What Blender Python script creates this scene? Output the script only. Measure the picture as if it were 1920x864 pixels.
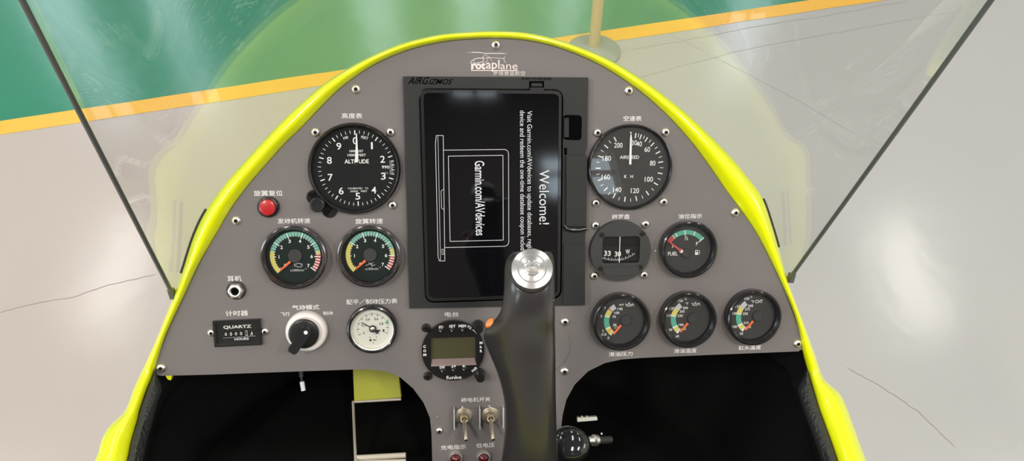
import bpy, bmesh, math, random
from mathutils import Vector, Matrix
R = math.radians
random.seed(3)
for o in list(bpy.data.objects): bpy.data.objects.remove(o)
scn = bpy.context.scene
col = scn.collection

# ------------------------------------------------------------------ camera
F, CX, CY = 1397.0, 960.0, 432.0
PITCH = 50.0
CAM = Vector((0, 0, 1.45))
fw = Vector((0, math.cos(R(PITCH)), -math.sin(R(PITCH))))
up = Vector((0, math.sin(R(PITCH)), math.cos(R(PITCH))))
rt = Vector((1, 0, 0))
cd = bpy.data.cameras.new('camera'); co = bpy.data.objects.new('camera', cd); col.objects.link(co)
cd.sensor_width = 36; cd.lens = 36 * F / 1920; cd.clip_start = 0.01; cd.clip_end = 100
co.matrix_world = Matrix(((rt.x, up.x, -fw.x, CAM.x), (rt.y, up.y, -fw.y, CAM.y), (rt.z, up.z, -fw.z, CAM.z), (0, 0, 0, 1)))
scn.camera = co
scn.view_settings.view_transform = 'Standard'; scn.view_settings.look = 'None'
scn.view_settings.exposure = 0.0; scn.view_settings.gamma = 1.0; scn.view_settings.use_curve_mapping = False
scn.cycles.use_denoising = True
scn.cycles.max_bounces = 10; scn.cycles.transparent_max_bounces = 24
scn.cycles.sample_clamp_indirect = 4

w = bpy.data.worlds.new('world'); scn.world = w; w.use_nodes = True
w.node_tree.nodes['Background'].inputs[0].default_value = (0.8, 0.9, 1, 1)
w.node_tree.nodes['Background'].inputs[1].default_value = 0.3

def area(name, loc, size, energy, colr, target=None, sy=None):
    l = bpy.data.lights.new(name, 'AREA'); l.shape = 'RECTANGLE'; l.size = size; l.size_y = sy or size
    l.energy = energy; l.color = colr
    o = bpy.data.objects.new(name, l); col.objects.link(o); o.location = loc
    d = (Vector(target) if target else Vector((loc[0], loc[1], 0))) - Vector(loc)
    o.rotation_euler = d.to_track_quat('-Z', 'Y').to_euler()
    return o
LAMP = (1.0, 0.96, 0.9)
CEIL = 7.0
for lx in (-5.5, -2.2, 2.2, 5.5):
    for ly in (-3.2, 2.2, 6.2):
        area('ceiling_lamp', (lx, ly, CEIL - .12), 0.5, 205 if ly < 0 else 40, LAMP, sy=1.9)

# ------------------------------------------------------------------ materials
def mat(name, c, rough=.5, metal=0., coat=0., spec=.5, emit=None, es=0, bump=None, noise=None, coat_rough=.03):
    m = bpy.data.materials.new(name); m.use_nodes = True
    nt = m.node_tree; b = nt.nodes['Principled BSDF']
    b.inputs['Base Color'].default_value = (*c, 1); b.inputs['Roughness'].default_value = rough
    b.inputs['Metallic'].default_value = metal; b.inputs['Coat Weight'].default_value = coat
    b.inputs['Coat Roughness'].default_value = coat_rough
    b.inputs['Specular IOR Level'].default_value = spec
    if emit: b.inputs['Emission Color'].default_value = (*emit, 1); b.inputs['Emission Strength'].default_value = es
    tc = nt.nodes.new('ShaderNodeTexCoord')
    if bump:
        n = nt.nodes.new('ShaderNodeTexNoise'); n.inputs['Scale'].default_value = bump[0]; n.inputs['Detail'].default_value = 3
        bp = nt.nodes.new('ShaderNodeBump'); bp.inputs['Strength'].default_value = bump[1]; bp.inputs['Distance'].default_value = bump[2]
        nt.links.new(tc.outputs['Object'], n.inputs['Vector']); nt.links.new(n.outputs['Fac'], bp.inputs['Height'])
        nt.links.new(bp.outputs['Normal'], b.inputs['Normal'])
    if noise:
        n = nt.nodes.new('ShaderNodeTexNoise'); n.inputs['Scale'].default_value = noise[0]; n.inputs['Detail'].default_value = 4
        mx = nt.nodes.new('ShaderNodeMix'); mx.data_type = 'RGBA'
        mx.inputs[6].default_value = (*[x * (1 - noise[1]) for x in c], 1); mx.inputs[7].default_value = (*[min(1, x * (1 + noise[1])) for x in c], 1)
        nt.links.new(tc.outputs['Object'], n.inputs['Vector']); nt.links.new(n.outputs['Fac'], mx.inputs[0]); nt.links.new(mx.outputs[2], b.inputs['Base Color'])
    return m
M = dict(
    plate=mat('grey_powder_coat', (.170, .150, .146), .55, noise=(6, .04), bump=(900, .08, .0003)),
    yellow=mat('yellow_gelcoat', (.90, .95, .002), .28, coat=1.0),
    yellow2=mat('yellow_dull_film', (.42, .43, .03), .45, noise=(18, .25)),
    liner=mat('black_grained_vinyl', (.028, .028, .028), .55, bump=(330, .9, .004)),
    tub=mat('matt_black_cloth', (.008, .008, .008), .95, spec=.1),
    gasket=mat('dark_rubber', (.02, .02, .018), .6),
    mount=mat('black_dock_plastic', (.019, .020, .019), .55, spec=.35, bump=(700, .15, .0003)),
    recess=mat('recess_black', (.002, .002, .002), .95, spec=.05),  # near-black stands in for shade in pockets and slots; also dark lettering
    black=mat('satin_black', (.012, .012, .013), .3),
    gloss=mat('gloss_black', (.008, .007, .008), .12, coat=.5),
    bezel=mat('black_chrome_bezel', (.17, .15, .155), .2, metal=.9),
    bezel2=mat('black_painted_bezel', (.045, .042, .044), .22, metal=.7, coat=.3),
    screen=mat('dark_screen_glass', (.003, .003, .004), .06, spec=.6),
    dial=mat('dial_black', (.009, .010, .011), .6, spec=.15),
    dial2=mat('dial_charcoal', (.050, .048, .047), .6, spec=.2),
    dialg=mat('dial_green_black', (.010, .018, .016), .6, spec=.15),
    cream=mat('cream_dial', (.74, .73, .64), .55),
    white=mat('white_print', (.86, .85, .82), .5),
    print_=mat('white_engraving', (.80, .77, .74), .5),
    logo=mat('logo_print', (.82, .72, .68), .45),
    ink=mat('black_ink', (.02, .02, .02), .6),
    green=mat('dial_green', (.10, .42, .30), .5),
    yel=mat('dial_yellow', (.70, .62, .16), .5),
    red=mat('dial_red', (.55, .07, .08), .5),
    grey=mat('dial_pale_grey', (.55, .55, .55), .5),
    orange=mat('orange_paint', (.90, .17, .05), .4),
    orange2=mat('orange_plastic', (.95, .22, .05), .35),
    redb=mat('red_plastic', (.50, .015, .02), .3, coat=.4),
    ivory=mat('ivory_plastic', (.80, .73, .68), .4),
    steel=mat('stainless_steel', (.88, .83, .78), .38, metal=1),
    alu=mat('turned_aluminium', (.88, .85, .83), .22, metal=.9),
    brass=mat('nickel_brass', (.78, .69, .55), .32, metal=1),
    dscrew=mat('blackened_screw', (.045, .037, .032), .35, metal=.7),
    gripm=mat('charcoal_grip', (.032, .028, .028), .27, spec=.8),
    lcd=mat('lcd_olive', (.085, .078, .035), .3),
    lens=mat('dark_red_lens', (.12, .005, .008), .08, coat=1),
    scr_line=mat('screen_white', (.5, .5, .5), .5, emit=(.9, .92, .95), es=.22),
    edge=mat('acrylic_edge_grey', (.085, .09, .085), .3),
    pale=mat('pale_wall_paint', (.62, .60, .56), .7),
    ceilm=mat('ceiling_sheet', (.28, .28, .29), .8),
    framem=mat('window_frame_paint', (.5, .5, .5), .5),
    polem=mat('beige_pole_paint', (.62, .47, .30), .4),
    wire=mat('white_sleeve', (.75, .75, .78), .4),
    beigem=mat('beige_fitting', (.62, .56, .45), .5),
)
def winmat():
    m = bpy.data.materials.new('daylight_window'); m.use_nodes = True; nt = m.node_tree
    nt.nodes.remove(nt.nodes['Principled BSDF'])
    e = nt.nodes.new('ShaderNodeEmission'); e.inputs[0].default_value = (.75, .9, 1, 1); e.inputs[1].default_value = 7
    nt.links.new(e.outputs[0], nt.nodes['Material Output'].inputs[0]); return m
M['daylight'] = winmat()
def clear(name, tint, rough=.01, ior=1.49, k=1.0):
    m = bpy.data.materials.new(name); m.use_nodes = True; nt = m.node_tree
    nt.nodes.remove(nt.nodes['Principled BSDF'])
    t = nt.nodes.new('ShaderNodeBsdfTransparent'); t.inputs[0].default_value = (*tint, 1)
    g = nt.nodes.new('ShaderNodeBsdfGlossy'); g.inputs['Roughness'].default_value = rough
    f = nt.nodes.new('ShaderNodeFresnel'); f.inputs['IOR'].default_value = ior
    # the sheet is modelled with both faces, each reflecting as the outside of the plastic
    geo = nt.nodes.new('ShaderNodeNewGeometry'); sw = nt.nodes.new('ShaderNodeMix'); sw.data_type = 'FLOAT'
    sw.inputs[2].default_value = ior; sw.inputs[3].default_value = 1 / ior
    nt.links.new(geo.outputs['Backfacing'], sw.inputs[0])
    mul = nt.nodes.new('ShaderNodeMath'); mul.operation = 'MULTIPLY'; mul.inputs[1].default_value = k
    mx = nt.nodes.new('ShaderNodeMixShader')
    nt.links.new(sw.outputs[0], f.inputs['IOR'])
    nt.links.new(f.outputs[0], mul.inputs[0]); nt.links.new(mul.outputs[0], mx.inputs[0])
    nt.links.new(t.outputs[0], mx.inputs[1]); nt.links.new(g.outputs[0], mx.inputs[2])
    nt.links.new(mx.outputs[0], nt.nodes['Material Output'].inputs[0]); return m
M['glass'] = clear('instrument_glass', (.97, .97, .97), .015)
M['acrylic'] = clear('clear_acrylic', (.98, .985, .975), .02, 1.52, 1.4)

# ------------------------------------------------------------------ geometry of the view
def ray(px, py): return rt * ((px - CX) / F) - up * ((py - CY) / F) + fw
def W(px, py, Z): return CAM + ray(px, py) * Z                  # a point seen at px,py at depth Z metres
D0 = 0.67
_nx, _ny = -8e-5 * F, -1.2e-4 * F
N = -(rt * _nx - up * _ny + fw); N.normalize()                   # panel normal, towards the pilot
O = W(CX, CY, D0)
def hit(px, py, h=0.0):
    r = ray(px, py); p0 = O + N * h
    return CAM + r * ((p0 - CAM).dot(N) / r.dot(N))
U = ((hit(1184, 315) - hit(665, 315)).normalized() + (hit(1490, 657) - hit(300, 703)).normalized())
U = (U - N * U.dot(N)).normalized(); V = N.cross(U)
PM = Matrix(((U.x, V.x, N.x, O.x), (U.y, V.y, N.y, O.y), (U.z, V.z, N.z, O.z), (0, 0, 0, 1)))
def L(px, py, h=0.0):
    d = hit(px, py, h) - O
    return Vector((d.dot(U), d.dot(V), d.dot(N)))
def S(px, py, h=0.0): return (hit(px, py, h) - CAM).dot(fw) / F  # metres per pixel there
def floor_pt(px, py, z=0.0):
    r = ray(px, py); return CAM + r * ((z - CAM.z) / r.z)

# ------------------------------------------------------------------ object helpers
def tag(o, label=None, cat=None, group=None, kind=None):
    if label: o['label'] = label
    if cat: o['category'] = cat
    if group: o['group'] = group
    if kind: o['kind'] = kind
    return o
def empty(name, mw, label, cat, group=None):
    o = bpy.data.objects.new(name, None); col.objects.link(o); o.empty_display_size = .02
    o.matrix_world = mw; return tag(o, label, cat, group)

_tc = {}
def text_mesh(s, bold=0.0, shear=0.0):
    k = (s, bold, shear)
    if k not in _tc:
        c = bpy.data.curves.new('t', 'FONT'); c.body = s; c.resolution_u = 3; c.offset = bold; c.shear = shear
        o = bpy.data.objects.new('t', c); col.objects.link(o)
        dg = bpy.context.evaluated_depsgraph_get()
        me = bpy.data.meshes.new_from_object(o.evaluated_get(dg))
        vs = [v.co.xy.copy() for v in me.vertices]; fs = [tuple(p.vertices) for p in me.polygons]
        bpy.data.objects.remove(o); bpy.data.curves.remove(c); bpy.data.meshes.remove(me)
        x0 = min(v.x for v in vs); x1 = max(v.x for v in vs); y0 = min(v.y for v in vs); y1 = max(v.y for v in vs)
        _tc[k] = ([((v.x - x0) / (x1 - x0) - .5, (v.y - y0) / (y1 - y0) - .5) for v in vs], fs, (x1 - x0) / (y1 - y0))
    return _tc[k]

class MB:
    def __init__(s): s.v = []; s.f = []; s.m = []
    def add(s, vs, fs, m):
        b = len(s.v); s.v += [tuple(v) for v in vs]; s.f += [tuple(i + b for i in f) for f in fs]; s.m += [m] * len(fs); return s
    def lathe(s, prof, m, c=(0, 0), n=56, mats=None, sx=1, sy=1):
        vs, fs, k = [], [], len(prof)
        for j in range(n):
            a = 2 * math.pi * j / n
            for r, z in prof: vs.append((c[0] + r * sx * math.cos(a), c[1] + r * sy * math.sin(a), z))
        b = len(s.v); s.v += vs
        for j in range(n):
            j2 = (j + 1) % n
            for i in range(k - 1):
                s.f.append((b + j * k + i, b + j2 * k + i, b + j2 * k + i + 1, b + j * k + i + 1)); s.m.append(mats[i] if mats else m)
        if prof[-1][0] > 1e-6: s.f.append(tuple(b + j * k + k - 1 for j in range(n))); s.m.append(mats[-1] if mats else m)
        return s
    def disc(s, r, z, m, c=(0, 0), n=48):
        return s.add([(c[0] + r * math.cos(2 * math.pi * j / n), c[1] + r * math.sin(2 * math.pi * j / n), z) for j in range(n)], [tuple(range(n))], m)
    def sector(s, r0, r1, a0, a1, z, m, c=(0, 0)):
        n = max(2, int(abs(a1 - a0) / 4)); vs = []
        for j in range(n + 1):
            a = R(a0 + (a1 - a0) * j / n)
            for r in (r0, r1): vs.append((c[0] + r * math.cos(a), c[1] + r * math.sin(a), z))
        up_ = a1 > a0
        return s.add(vs, [((2 * j, 2 * j + 1, 2 * j + 3, 2 * j + 2) if up_ else (2 * j, 2 * j + 2, 2 * j + 3, 2 * j + 1)) for j in range(n)], m)
    def tick(s, a, r0, r1, wd, z, m, c=(0, 0)):
        d = Vector((math.cos(R(a)), math.sin(R(a)))); p = Vector((-d.y, d.x)) * wd / 2; c = Vector(c)
        q = [c + d * r0 - p, c + d * r1 - p, c + d * r1 + p, c + d * r0 + p]
        return s.add([(v.x, v.y, z) for v in q], [(0, 1, 2, 3)], m)
    def prism(s, pts, z0, z1, m, mtop=None):
        n = len(pts)
        if sum(pts[i][0] * pts[(i + 1) % n][1] - pts[(i + 1) % n][0] * pts[i][1] for i in range(n)) < 0: pts = pts[::-1]
        s.add([(p[0], p[1], z0) for p in pts] + [(p[0], p[1], z1) for p in pts],
              [(i, (i + 1) % n, n + (i + 1) % n, n + i) for i in range(n)] + [tuple(range(n))[::-1]], m)
        return s.add([(p[0], p[1], z1) for p in pts], [tuple(range(n))], mtop or m)
    def box(s, x0, y0, x1, y1, z0, z1, m): return s.prism([(x0, y0), (x1, y0), (x1, y1), (x0, y1)], z0, z1, m)
    def stroke(s, pts, wd, z, m, closed=False):
        P_ = [Vector(p) for p in pts]; n = len(P_)
        for i in range(n if closed else n - 1):
            a, b = P_[i], P_[(i + 1) % n]; d = (b - a)
            if d.length < 1e-9: continue
            d.normalize(); p = Vector((-d.y, d.x)) * wd / 2; e = d * wd * .35
            s.add([(q.x, q.y, z) for q in (a - e - p, b + e - p, b + e + p, a - e + p)], [(0, 1, 2, 3)], m)
        return s
    def tube(s, pts, r, m, n=14, cap=True):
        P_ = [Vector(p) for p in pts]; rs = r if isinstance(r, (list, tuple)) else [r] * len(P_); vs, fs = [], []
        ref = Vector((0.31, .17, .93)); 
        for i, p in enumerate(P_):
            t = (P_[min(i + 1, len(P_) - 1)] - P_[max(i - 1, 0)]).normalized()
            x = t.cross(ref)
            if x.length < .1: x = t.cross(Vector((1, 0, 0)))
            x.normalize(); y = t.cross(x)
            for j in range(n):
                a = 2 * math.pi * j / n; vs.append(p + (x * math.cos(a) + y * math.sin(a)) * rs[i])
        for i in range(len(P_) - 1):
            for j in range(n): fs.append((i * n + j, i * n + (j + 1) % n, (i + 1) * n + (j + 1) % n, (i + 1) * n + j))
        if cap: fs += [tuple(range(n))[::-1], tuple((len(P_) - 1) * n + j for j in range(n))]
        return s.add(vs, fs, m)
    def text(s, t, x, y, wd, ht, z, m, rot=0, bold=0.012, shear=0.0):
        vs, fs, asp = text_mesh(t, bold, shear)
        if wd is None: wd = ht * asp
        c, sn = math.cos(R(rot)), math.sin(R(rot)); q = []
        for a, b in vs:
            a *= wd; b *= ht; q.append((x + a * c - b * sn, y + a * sn + b * c, z))
        return s.add(q, fs, m)
    def build(s, name, parent=None, k=1.0, mw=None, bevel=None, angle=35, sub=0, flat=False, label=None):
        me = bpy.data.meshes.new(name); me.from_pydata([(v[0] * k, v[1] * k, v[2] * k) for v in s.v], [], s.f)
        ml = []
        for x in s.m:
            if x not in ml: ml.append(x)
        for x in ml: me.materials.append(M[x])
        me.polygons.foreach_set('material_index', [ml.index(x) for x in s.m])
        if not flat:
            me.polygons.foreach_set('use_smooth', [True] * len(me.polygons))
            me.set_sharp_from_angle(angle=R(angle))
        me.update()
        o = bpy.data.objects.new(name, me); col.objects.link(o)
        if parent: o.parent = parent
        if mw is not None:
            o.matrix_world = mw
        if bevel:
            md = o.modifiers.new('b', 'BEVEL'); md.width = bevel; md.segments = 2; md.limit_method = 'ANGLE'; md.harden_normals = False
        if sub:
            md = o.modifiers.new('s', 'SUBSURF'); md.levels = sub; md.render_levels = sub
        if label: o['label'] = label
        return o
def rrect(x0, y0, x1, y1, r, n=6):
    out = []
    for cx, cy, a0 in ((x1 - r, y1 - r, 0), (x0 + r, y1 - r, 90), (x0 + r, y0 + r, 180), (x1 - r, y0 + r, 270)):
        for j in range(n + 1):
            a = R(a0 + 90 * j / n); out.append((cx + r * math.cos(a), cy + r * math.sin(a)))
    return out
def rquad(q, r, n=6):
    """rounded polygon with the given corners"""
    out = []; q = [Vector(p) for p in q]; m = len(q)
    for i in range(m):
        p, a, b = q[i], q[i - 1], q[(i + 1) % m]
        d1 = (a - p).normalized() * r; d2 = (b - p).normalized() * r
        for j in range(n + 1):
            t = j / n; out.append(p + d1 * (1 - t) ** 2 + d2 * t ** 2)
    return out

# ------------------------------------------------------------------ the hall
def struct(mb, name, label=None, **kw):
    o = mb.build(name, **kw); tag(o, label, kind='structure'); return o
def wbox(mb, x0, y0, z0, x1, y1, z1, m):
    return mb.add([(x0, y0, z0), (x1, y0, z0), (x1, y1, z0), (x0, y1, z0), (x0, y0, z1), (x1, y0, z1), (x1, y1, z1), (x0, y1, z1)],
                  [(0, 3, 2, 1), (4, 5, 6, 7), (0, 1, 5, 4), (1, 2, 6, 5), (2, 3, 7, 6), (3, 0, 4, 7)], m)
XW, YF, YB = 8.0, 9.0, -6.0
# floor: painted concrete, green coat beyond the line
A = floor_pt(0, 240); B = floor_pt(1575, 2)
ld = (B - A).normalized(); ln = Vector((-ld.y, ld.x, 0))
def floor_material():
    m = bpy.data.materials.new('epoxy_floor_paint'); m.use_nodes = True; nt = m.node_tree; nd = nt.nodes; lk = nt.links
    b = nd['Principled BSDF']; g = nd.new('ShaderNodeNewGeometry')
    def math_(op, a, b_=None):
        n = nd.new('ShaderNodeMath'); n.operation = op
        for i, x in enumerate((a, b_)):
            if x is None: continue
            if isinstance(x, (int, float)): n.inputs[i].default_value = x
            else: lk.new(x, n.inputs[i])
        return n.outputs[0]
    def noise(sc, det=3, vec=None):
        n = nd.new('ShaderNodeTexNoise'); n.inputs['Scale'].default_value = sc; n.inputs['Detail'].default_value = det
        lk.new(vec or g.outputs['Position'], n.inputs['Vector']); return n.outputs['Fac']
    dot = nd.new('ShaderNodeVectorMath'); dot.operation = 'DOT_PRODUCT'; dot.inputs[1].default_value = ln
    sub = nd.new('ShaderNodeVectorMath'); sub.operation = 'SUBTRACT'; sub.inputs[1].default_value = A
    lk.new(g.outputs['Position'], sub.inputs[0]); lk.new(sub.outputs[0], dot.inputs[0])
    fac = math_('GREATER_THAN', dot.outputs['Value'], 0.0)
    def mix(f, c0, c1):
        n = nd.new('ShaderNodeMix'); n.data_type = 'RGBA'
        if isinstance(f, (int, float)): n.inputs[0].default_value = f
        else: lk.new(f, n.inputs[0])
        for i, c in ((6, c0), (7, c1)):
            if isinstance(c, tuple): n.inputs[i].default_value = (*c, 1)
            else: lk.new(c, n.inputs[i])
        return n.outputs[2]
    sx = nd.new('ShaderNodeSeparateXYZ'); lk.new(g.outputs['Position'], sx.inputs[0])
    mr = nd.new('ShaderNodeMapRange'); mr.inputs['From Min'].default_value = -1.0; mr.inputs['From Max'].default_value = .9
    lk.new(sx.outputs[0], mr.inputs['Value'])
    grey = mix(mr.outputs[0], FL_L, FL_R)
    grey = mix(math_('MULTIPLY', noise(1.3, 5), .22), grey, (.42, .40, .38))
    green = mix(noise(.9, 3), (.035, .235, .145), (.06, .27, .17))
    lk.new(mix(fac, grey, green), b.inputs['Base Color'])
    rr = nd.new('ShaderNodeMapRange'); rr.inputs['To Min'].default_value = .12; rr.inputs['To Max'].default_value = .2
    lk.new(noise(2.2, 4), rr.inputs['Value']); lk.new(rr.outputs[0], b.inputs['Roughness'])
    bp = nd.new('ShaderNodeBump'); bp.inputs['Strength'].default_value = .12; bp.inputs['Distance'].default_value = .004
    lk.new(noise(14, 3), bp.inputs['Height']); lk.new(bp.outputs[0], b.inputs['Normal'])
    return m
FL_L, FL_R = (.545, .465, .425), (.485, .468, .452)
M['floor'] = floor_material()
mb = MB(); wbox(mb, -XW, YB, -.1, XW, YF, 0, 'floor'); floor = struct(mb, 'floor')
M['crack'] = mat('hairline_crack', (.36, .31, .29), .6); M['joint'] = mat('floor_joint', (.44, .425, .41), .5)
def crack(pts, wpx, name='crack', m='crack'):
    mb = MB(); q = []
    pts2 = []
    for (a, b), (c, d) in zip(pts, pts[1:]):
        for j in range(8):
            t = j / 8; pts2.append((a + (c - a) * t + random.uniform(-1, 1) * wpx * .8, b + (d - b) * t + random.uniform(-1, 1) * wpx * .8))
    pts2.append(pts[-1])
    mb.stroke([tuple(floor_pt(*p).xy) for p in pts2], wpx * .0012, .0006, m)
    o = mb.build(name, parent=floor, flat=True); o.parent = floor; return o
crack([(0, 586), (60, 570), (140, 556), (210, 532), (290, 515)], 1.2)
crack([(1590, 690), (1660, 730), (1720, 770), (1790, 838)], 1.2)
crack([(1180, 150), (1400, 92), (1600, 56), (1800, 20)], 1.3, m='joint')
crack([(1180, 95), (1420, 50), (1600, 20), (1700, 2)], 1.6, m='joint')
crack([(1250, 60), (1500, 190), (1600, 250)], .9, m='joint')
# yellow line
mb = MB(); n = 60; v = []
M['line'] = mat('yellow_line_paint', (.95, .50, .055), .35, noise=(3, .06), coat=.3)
for j in range(n + 1):
    p = A + ld * (-2.5 + 9 * j / n)
    for sgn in (-1, 1):
        q = p + ln * (sgn * .031 + random.uniform(-.002, .002)); v.append((q.x, q.y, .0008))
mb.add(v, [(2 * j, 2 * j + 2, 2 * j + 3, 2 * j + 1) for j in range(n)], 'line')
o = mb.build('floor_line', flat=True); tag(o, 'yellow painted line dividing the green floor from the pale grey floor', 'floor marking')
# walls, ceiling and windows
mb = MB(); wbox(mb, -XW, YF, 0, XW, YF + .2, CEIL, 'pale'); struct(mb, 'wall_front')
M['dimwall'] = mat('dark_reflected_wall', (.10, .085, .075), .7)  # unseen wall, kept dark so that the instrument glass reflects dark
mb = MB(); wbox(mb, -XW, YB - .2, 0, XW, YB, CEIL, 'dimwall'); struct(mb, 'wall_back')
mb = MB(); wbox(mb, -XW - .2, YB, 0, -XW, YF, CEIL, 'pale'); struct(mb, 'wall_left')
mb = MB(); wbox(mb, XW, YB, 0, XW + .2, YF, CEIL, 'pale'); struct(mb, 'wall_right')
mb = MB(); wbox(mb, -XW, YB, CEIL, XW, YF, CEIL + .1, 'ceilm'); struct(mb, 'ceiling')
def window(i, x0, x1, z0, z1, y=YF, sgn=-1):
    mb = MB(); y1 = y + sgn * .02
    ya, yb = sorted((y, y1)); wbox(mb, x0, ya, z0, x1, yb, z1, 'daylight')
    o = struct(mb, 'window_%d' % i)
    fb = MB(); ya, yb = sorted((y1, y + sgn * .06))
    for a, b in ((x0 - .05, x0 + .03), (x1 - .03, x1 + .05), ((x0 + x1) / 2 - .03, (x0 + x1) / 2 + .03)): wbox(fb, a, ya, z0 - .05, b, yb, z1 + .05, 'framem')
    for a in (z0 - .05, (z0 + z1) / 2, z1 - .03): wbox(fb, x0, ya, a, x1, yb, a + .07, 'framem')
    fb.build('window_frame', parent=o)
def az(px, py):      # where a glossy floor sends the view ray on the front wall
    p = floor_pt(px, py); r = ray(px, py); t = (YF - p.y) / r.y; return p.x + r.x * t, -r.z * t
wi = 1
for (pa, pb, z0, z1) in ((120, 215, 3.6, 6.6), (330, 395, 3.6, 6.6), (690, 760, 3.4, 6.6), (860, 930, 3.4, 6.6), (1030, 1080, 3.2, 6.6), (1340, 1410, 3.0, 5.9)):
    window(wi, az(pa, 120)[0], az(pb, 120)[0], z0, z1); wi += 1
window(wi, -6.6, -4.4, 2.4, 5.2, YB, 1); wi += 1
window(wi, 1.15, 1.75, 6.66, 6.92, YB, 1); wi += 1
window(wi, 2.1, 3.0, 5.15, 5.75, YB, 1); wi += 1

def side_window(i, x, y0, y1, z0, z1):
    sg = 1 if x < 0 else -1; mb = MB(); xa, xb = sorted((x, x + sg * .02)); wbox(mb, xa, y0, z0, xb, y1, z1, 'daylight'); o = struct(mb, 'window_%d' % i)
    fb = MB(); xa, xb = sorted((x + sg * .02, x + sg * .06))
    for a in (y0 - .05, (y0 + y1) / 2 - .04, y1 - .03): wbox(fb, xa, a, z0 - .05, xb, a + .08, z1 + .05, 'framem')
    for a in (z0 - .05, (z0 + z1) / 2, z1 - .03): wbox(fb, xa, y0, a, xb, y1, a + .07, 'framem')
    fb.build('window_frame', parent=o)
side_window(wi, -XW, -2.5, .5, 2.4, 5.0); wi += 1
side_window(wi, XW, -2.0, .5, 2.8, 4.6); wi += 1

# stanchion on the floor beyond the windshield
bp_ = floor_pt(1112, 98)
st = empty('stanchion', Matrix.Translation(bp_), 'beige upright pole on a round base, standing on the floor beyond the windshield', 'pole')
M['basem'] = mat('grey_cast_base', (.36, .38, .37), .35, metal=.2)
MB().lathe([(.085, 0), (.085, .008), (.07, .016), (.03, .022), (.02, .03), (0, .03)], 'basem').build('base', st)
MB().lathe([(.017, .028), (.017, 1.0), (.014, 1.01), (0, 1.01)], 'polem').build('pole', st)

# ------------------------------------------------------------------ yellow cowling
def resample(pts, n):
    P_ = [Vector(p) for p in pts]; d = [0]
    for a, b in zip(P_, P_[1:]): d.append(d[-1] + (b - a).length)
    out = []
    for i in range(n):
        t = d[-1] * i / (n - 1); k = 0
        while k < len(d) - 2 and d[k + 1] < t: k += 1
        f = (t - d[k]) / (d[k + 1] - d[k]); 
        p0, p1, p2, p3 = P_[max(k - 1, 0)], P_[k], P_[k + 1], P_[min(k + 2, len(P_) - 1)]
        l = P_[k].lerp(P_[k + 1], f); out.append(l)
    for _ in range(2): out = [out[0]] + [(out[i - 1] + out[i] * 2 + out[i + 1]) / 4 for i in range(1, n - 1)] + [out[-1]]
    return out
# matched stations (inner px, outer px)
ARCH_IN = [(289, 690), (307, 640), (324, 600), (346, 554), (375, 492), (404, 442), (433, 392), (467, 346), (500, 308), (533, 271), (567, 238), (606, 197), (643, 162), (700, 123), (767, 94), (833, 79), (883, 74), (930, 72.5), (983, 76), (1033, 86), (1083, 103), (1133, 127), (1183, 159), (1222, 190), (1262, 228), (1301, 273), (1337, 322), (1357, 351), (1388, 393), (1416, 434), (1443, 485), (1471, 545), (1494, 606), (1507, 645)]
ST = [((108, 1360), (-60, 1360)), ((160, 1160), (30, 1160)), ((213, 960), (120, 960)), ((238, 864), (177, 864)), ((245, 830), (190, 825)), ((252, 805), (204, 800)), ((258, 785), (221, 784)), ((262, 768), (236, 766)), ((275, 730), (252, 724)),
      ((289, 697), (268, 690)), ((307, 640), (291, 640)), ((324, 600), (307, 600)), ((346, 554), (324, 558)), ((375, 492), (342, 508)), ((404, 442), (362, 446)), ((433, 392), (385, 397)),
      ((467, 346), (421, 346)), ((500, 308), (454, 308)), ((533, 271), (487.5, 271)), ((567, 238), (525, 231)), ((606, 197), (570, 189)), ((643, 162), (615, 152)), ((700, 123), (676, 115)),
      ((767, 94), (745, 84)), ((833, 79), (815, 66)), ((883, 74), (872, 60)), ((930, 72.5), (930, 58)), ((983, 76), (986, 61)), ((1033, 86), (1042, 73)), ((1083, 103), (1097, 92)),
      ((1133, 127), (1147, 114)), ((1183, 159), (1200, 146)), ((1222, 190), (1246, 179)), ((1262, 228), (1290, 215)), ((1301, 273), (1332, 255)), ((1337, 322), (1372, 296)), ((1360, 356), (1400, 330)),
      ((1388, 393), (1429, 370)), ((1416, 434), (1447, 420)), ((1443, 485), (1464, 478)), ((1471, 545), (1480, 533)), ((1494, 606), (1505, 600)), ((1505, 660), (1527, 660)), ((1518, 706), (1543, 706)),
      ((1527, 735), (1558, 722)), ((1536, 765), (1578, 742)), ((1545, 790), (1594, 780)), ((1571, 864), (1625, 864)), ((1598, 960), (1662, 960)), ((1652, 1160), (1738, 1160)), ((1706, 1360), (1815, 1360))]
def sill(py): return max(0.0, (py - 700) / 175 * .075)
def spline(vals, n):
    """centripetal-free catmull-rom of vectors"""
    out = []; m = len(vals) - 1
    for i in range(n):
        t = m * i / (n - 1); k = min(int(t), m - 1); f = t - k
        p0, p1, p2, p3 = vals[max(k - 1, 0)], vals[k], vals[k + 1], vals[min(k + 2, m)]
        out.append(.5 * ((2 * p1) + (p2 - p0) * f + (2 * p0 - 5 * p1 + 4 * p2 - p3) * f * f + (3 * p1 - p0 - 3 * p2 + p3) * f ** 3))
    return out
NS = 210
rows = spline([Vector((a[0], a[1], b[0], b[1])) if False else Vector((a[0], a[1], 0)) for a, b in ST], NS)
rowo = spline([Vector((b[0], b[1], 0)) for a, b in ST], NS)
cowl = empty('gyroplane_cowling', PM.copy(), 'bright yellow gyroplane nose body arching around the grey instrument panel', 'aircraft body')
mb = MB(); vs = []; NP = 15
cen = Vector((-.0, -.13, 0))
def taper(e, sc):     # the nose narrows forward, its belly stays deep
    return Vector((e.x * sc, cen.y + (e.y - cen.y) * (sc if e.y > cen.y else 1 - (1 - sc) * .25), 0))
outer_edge = []; deck = []
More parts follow.
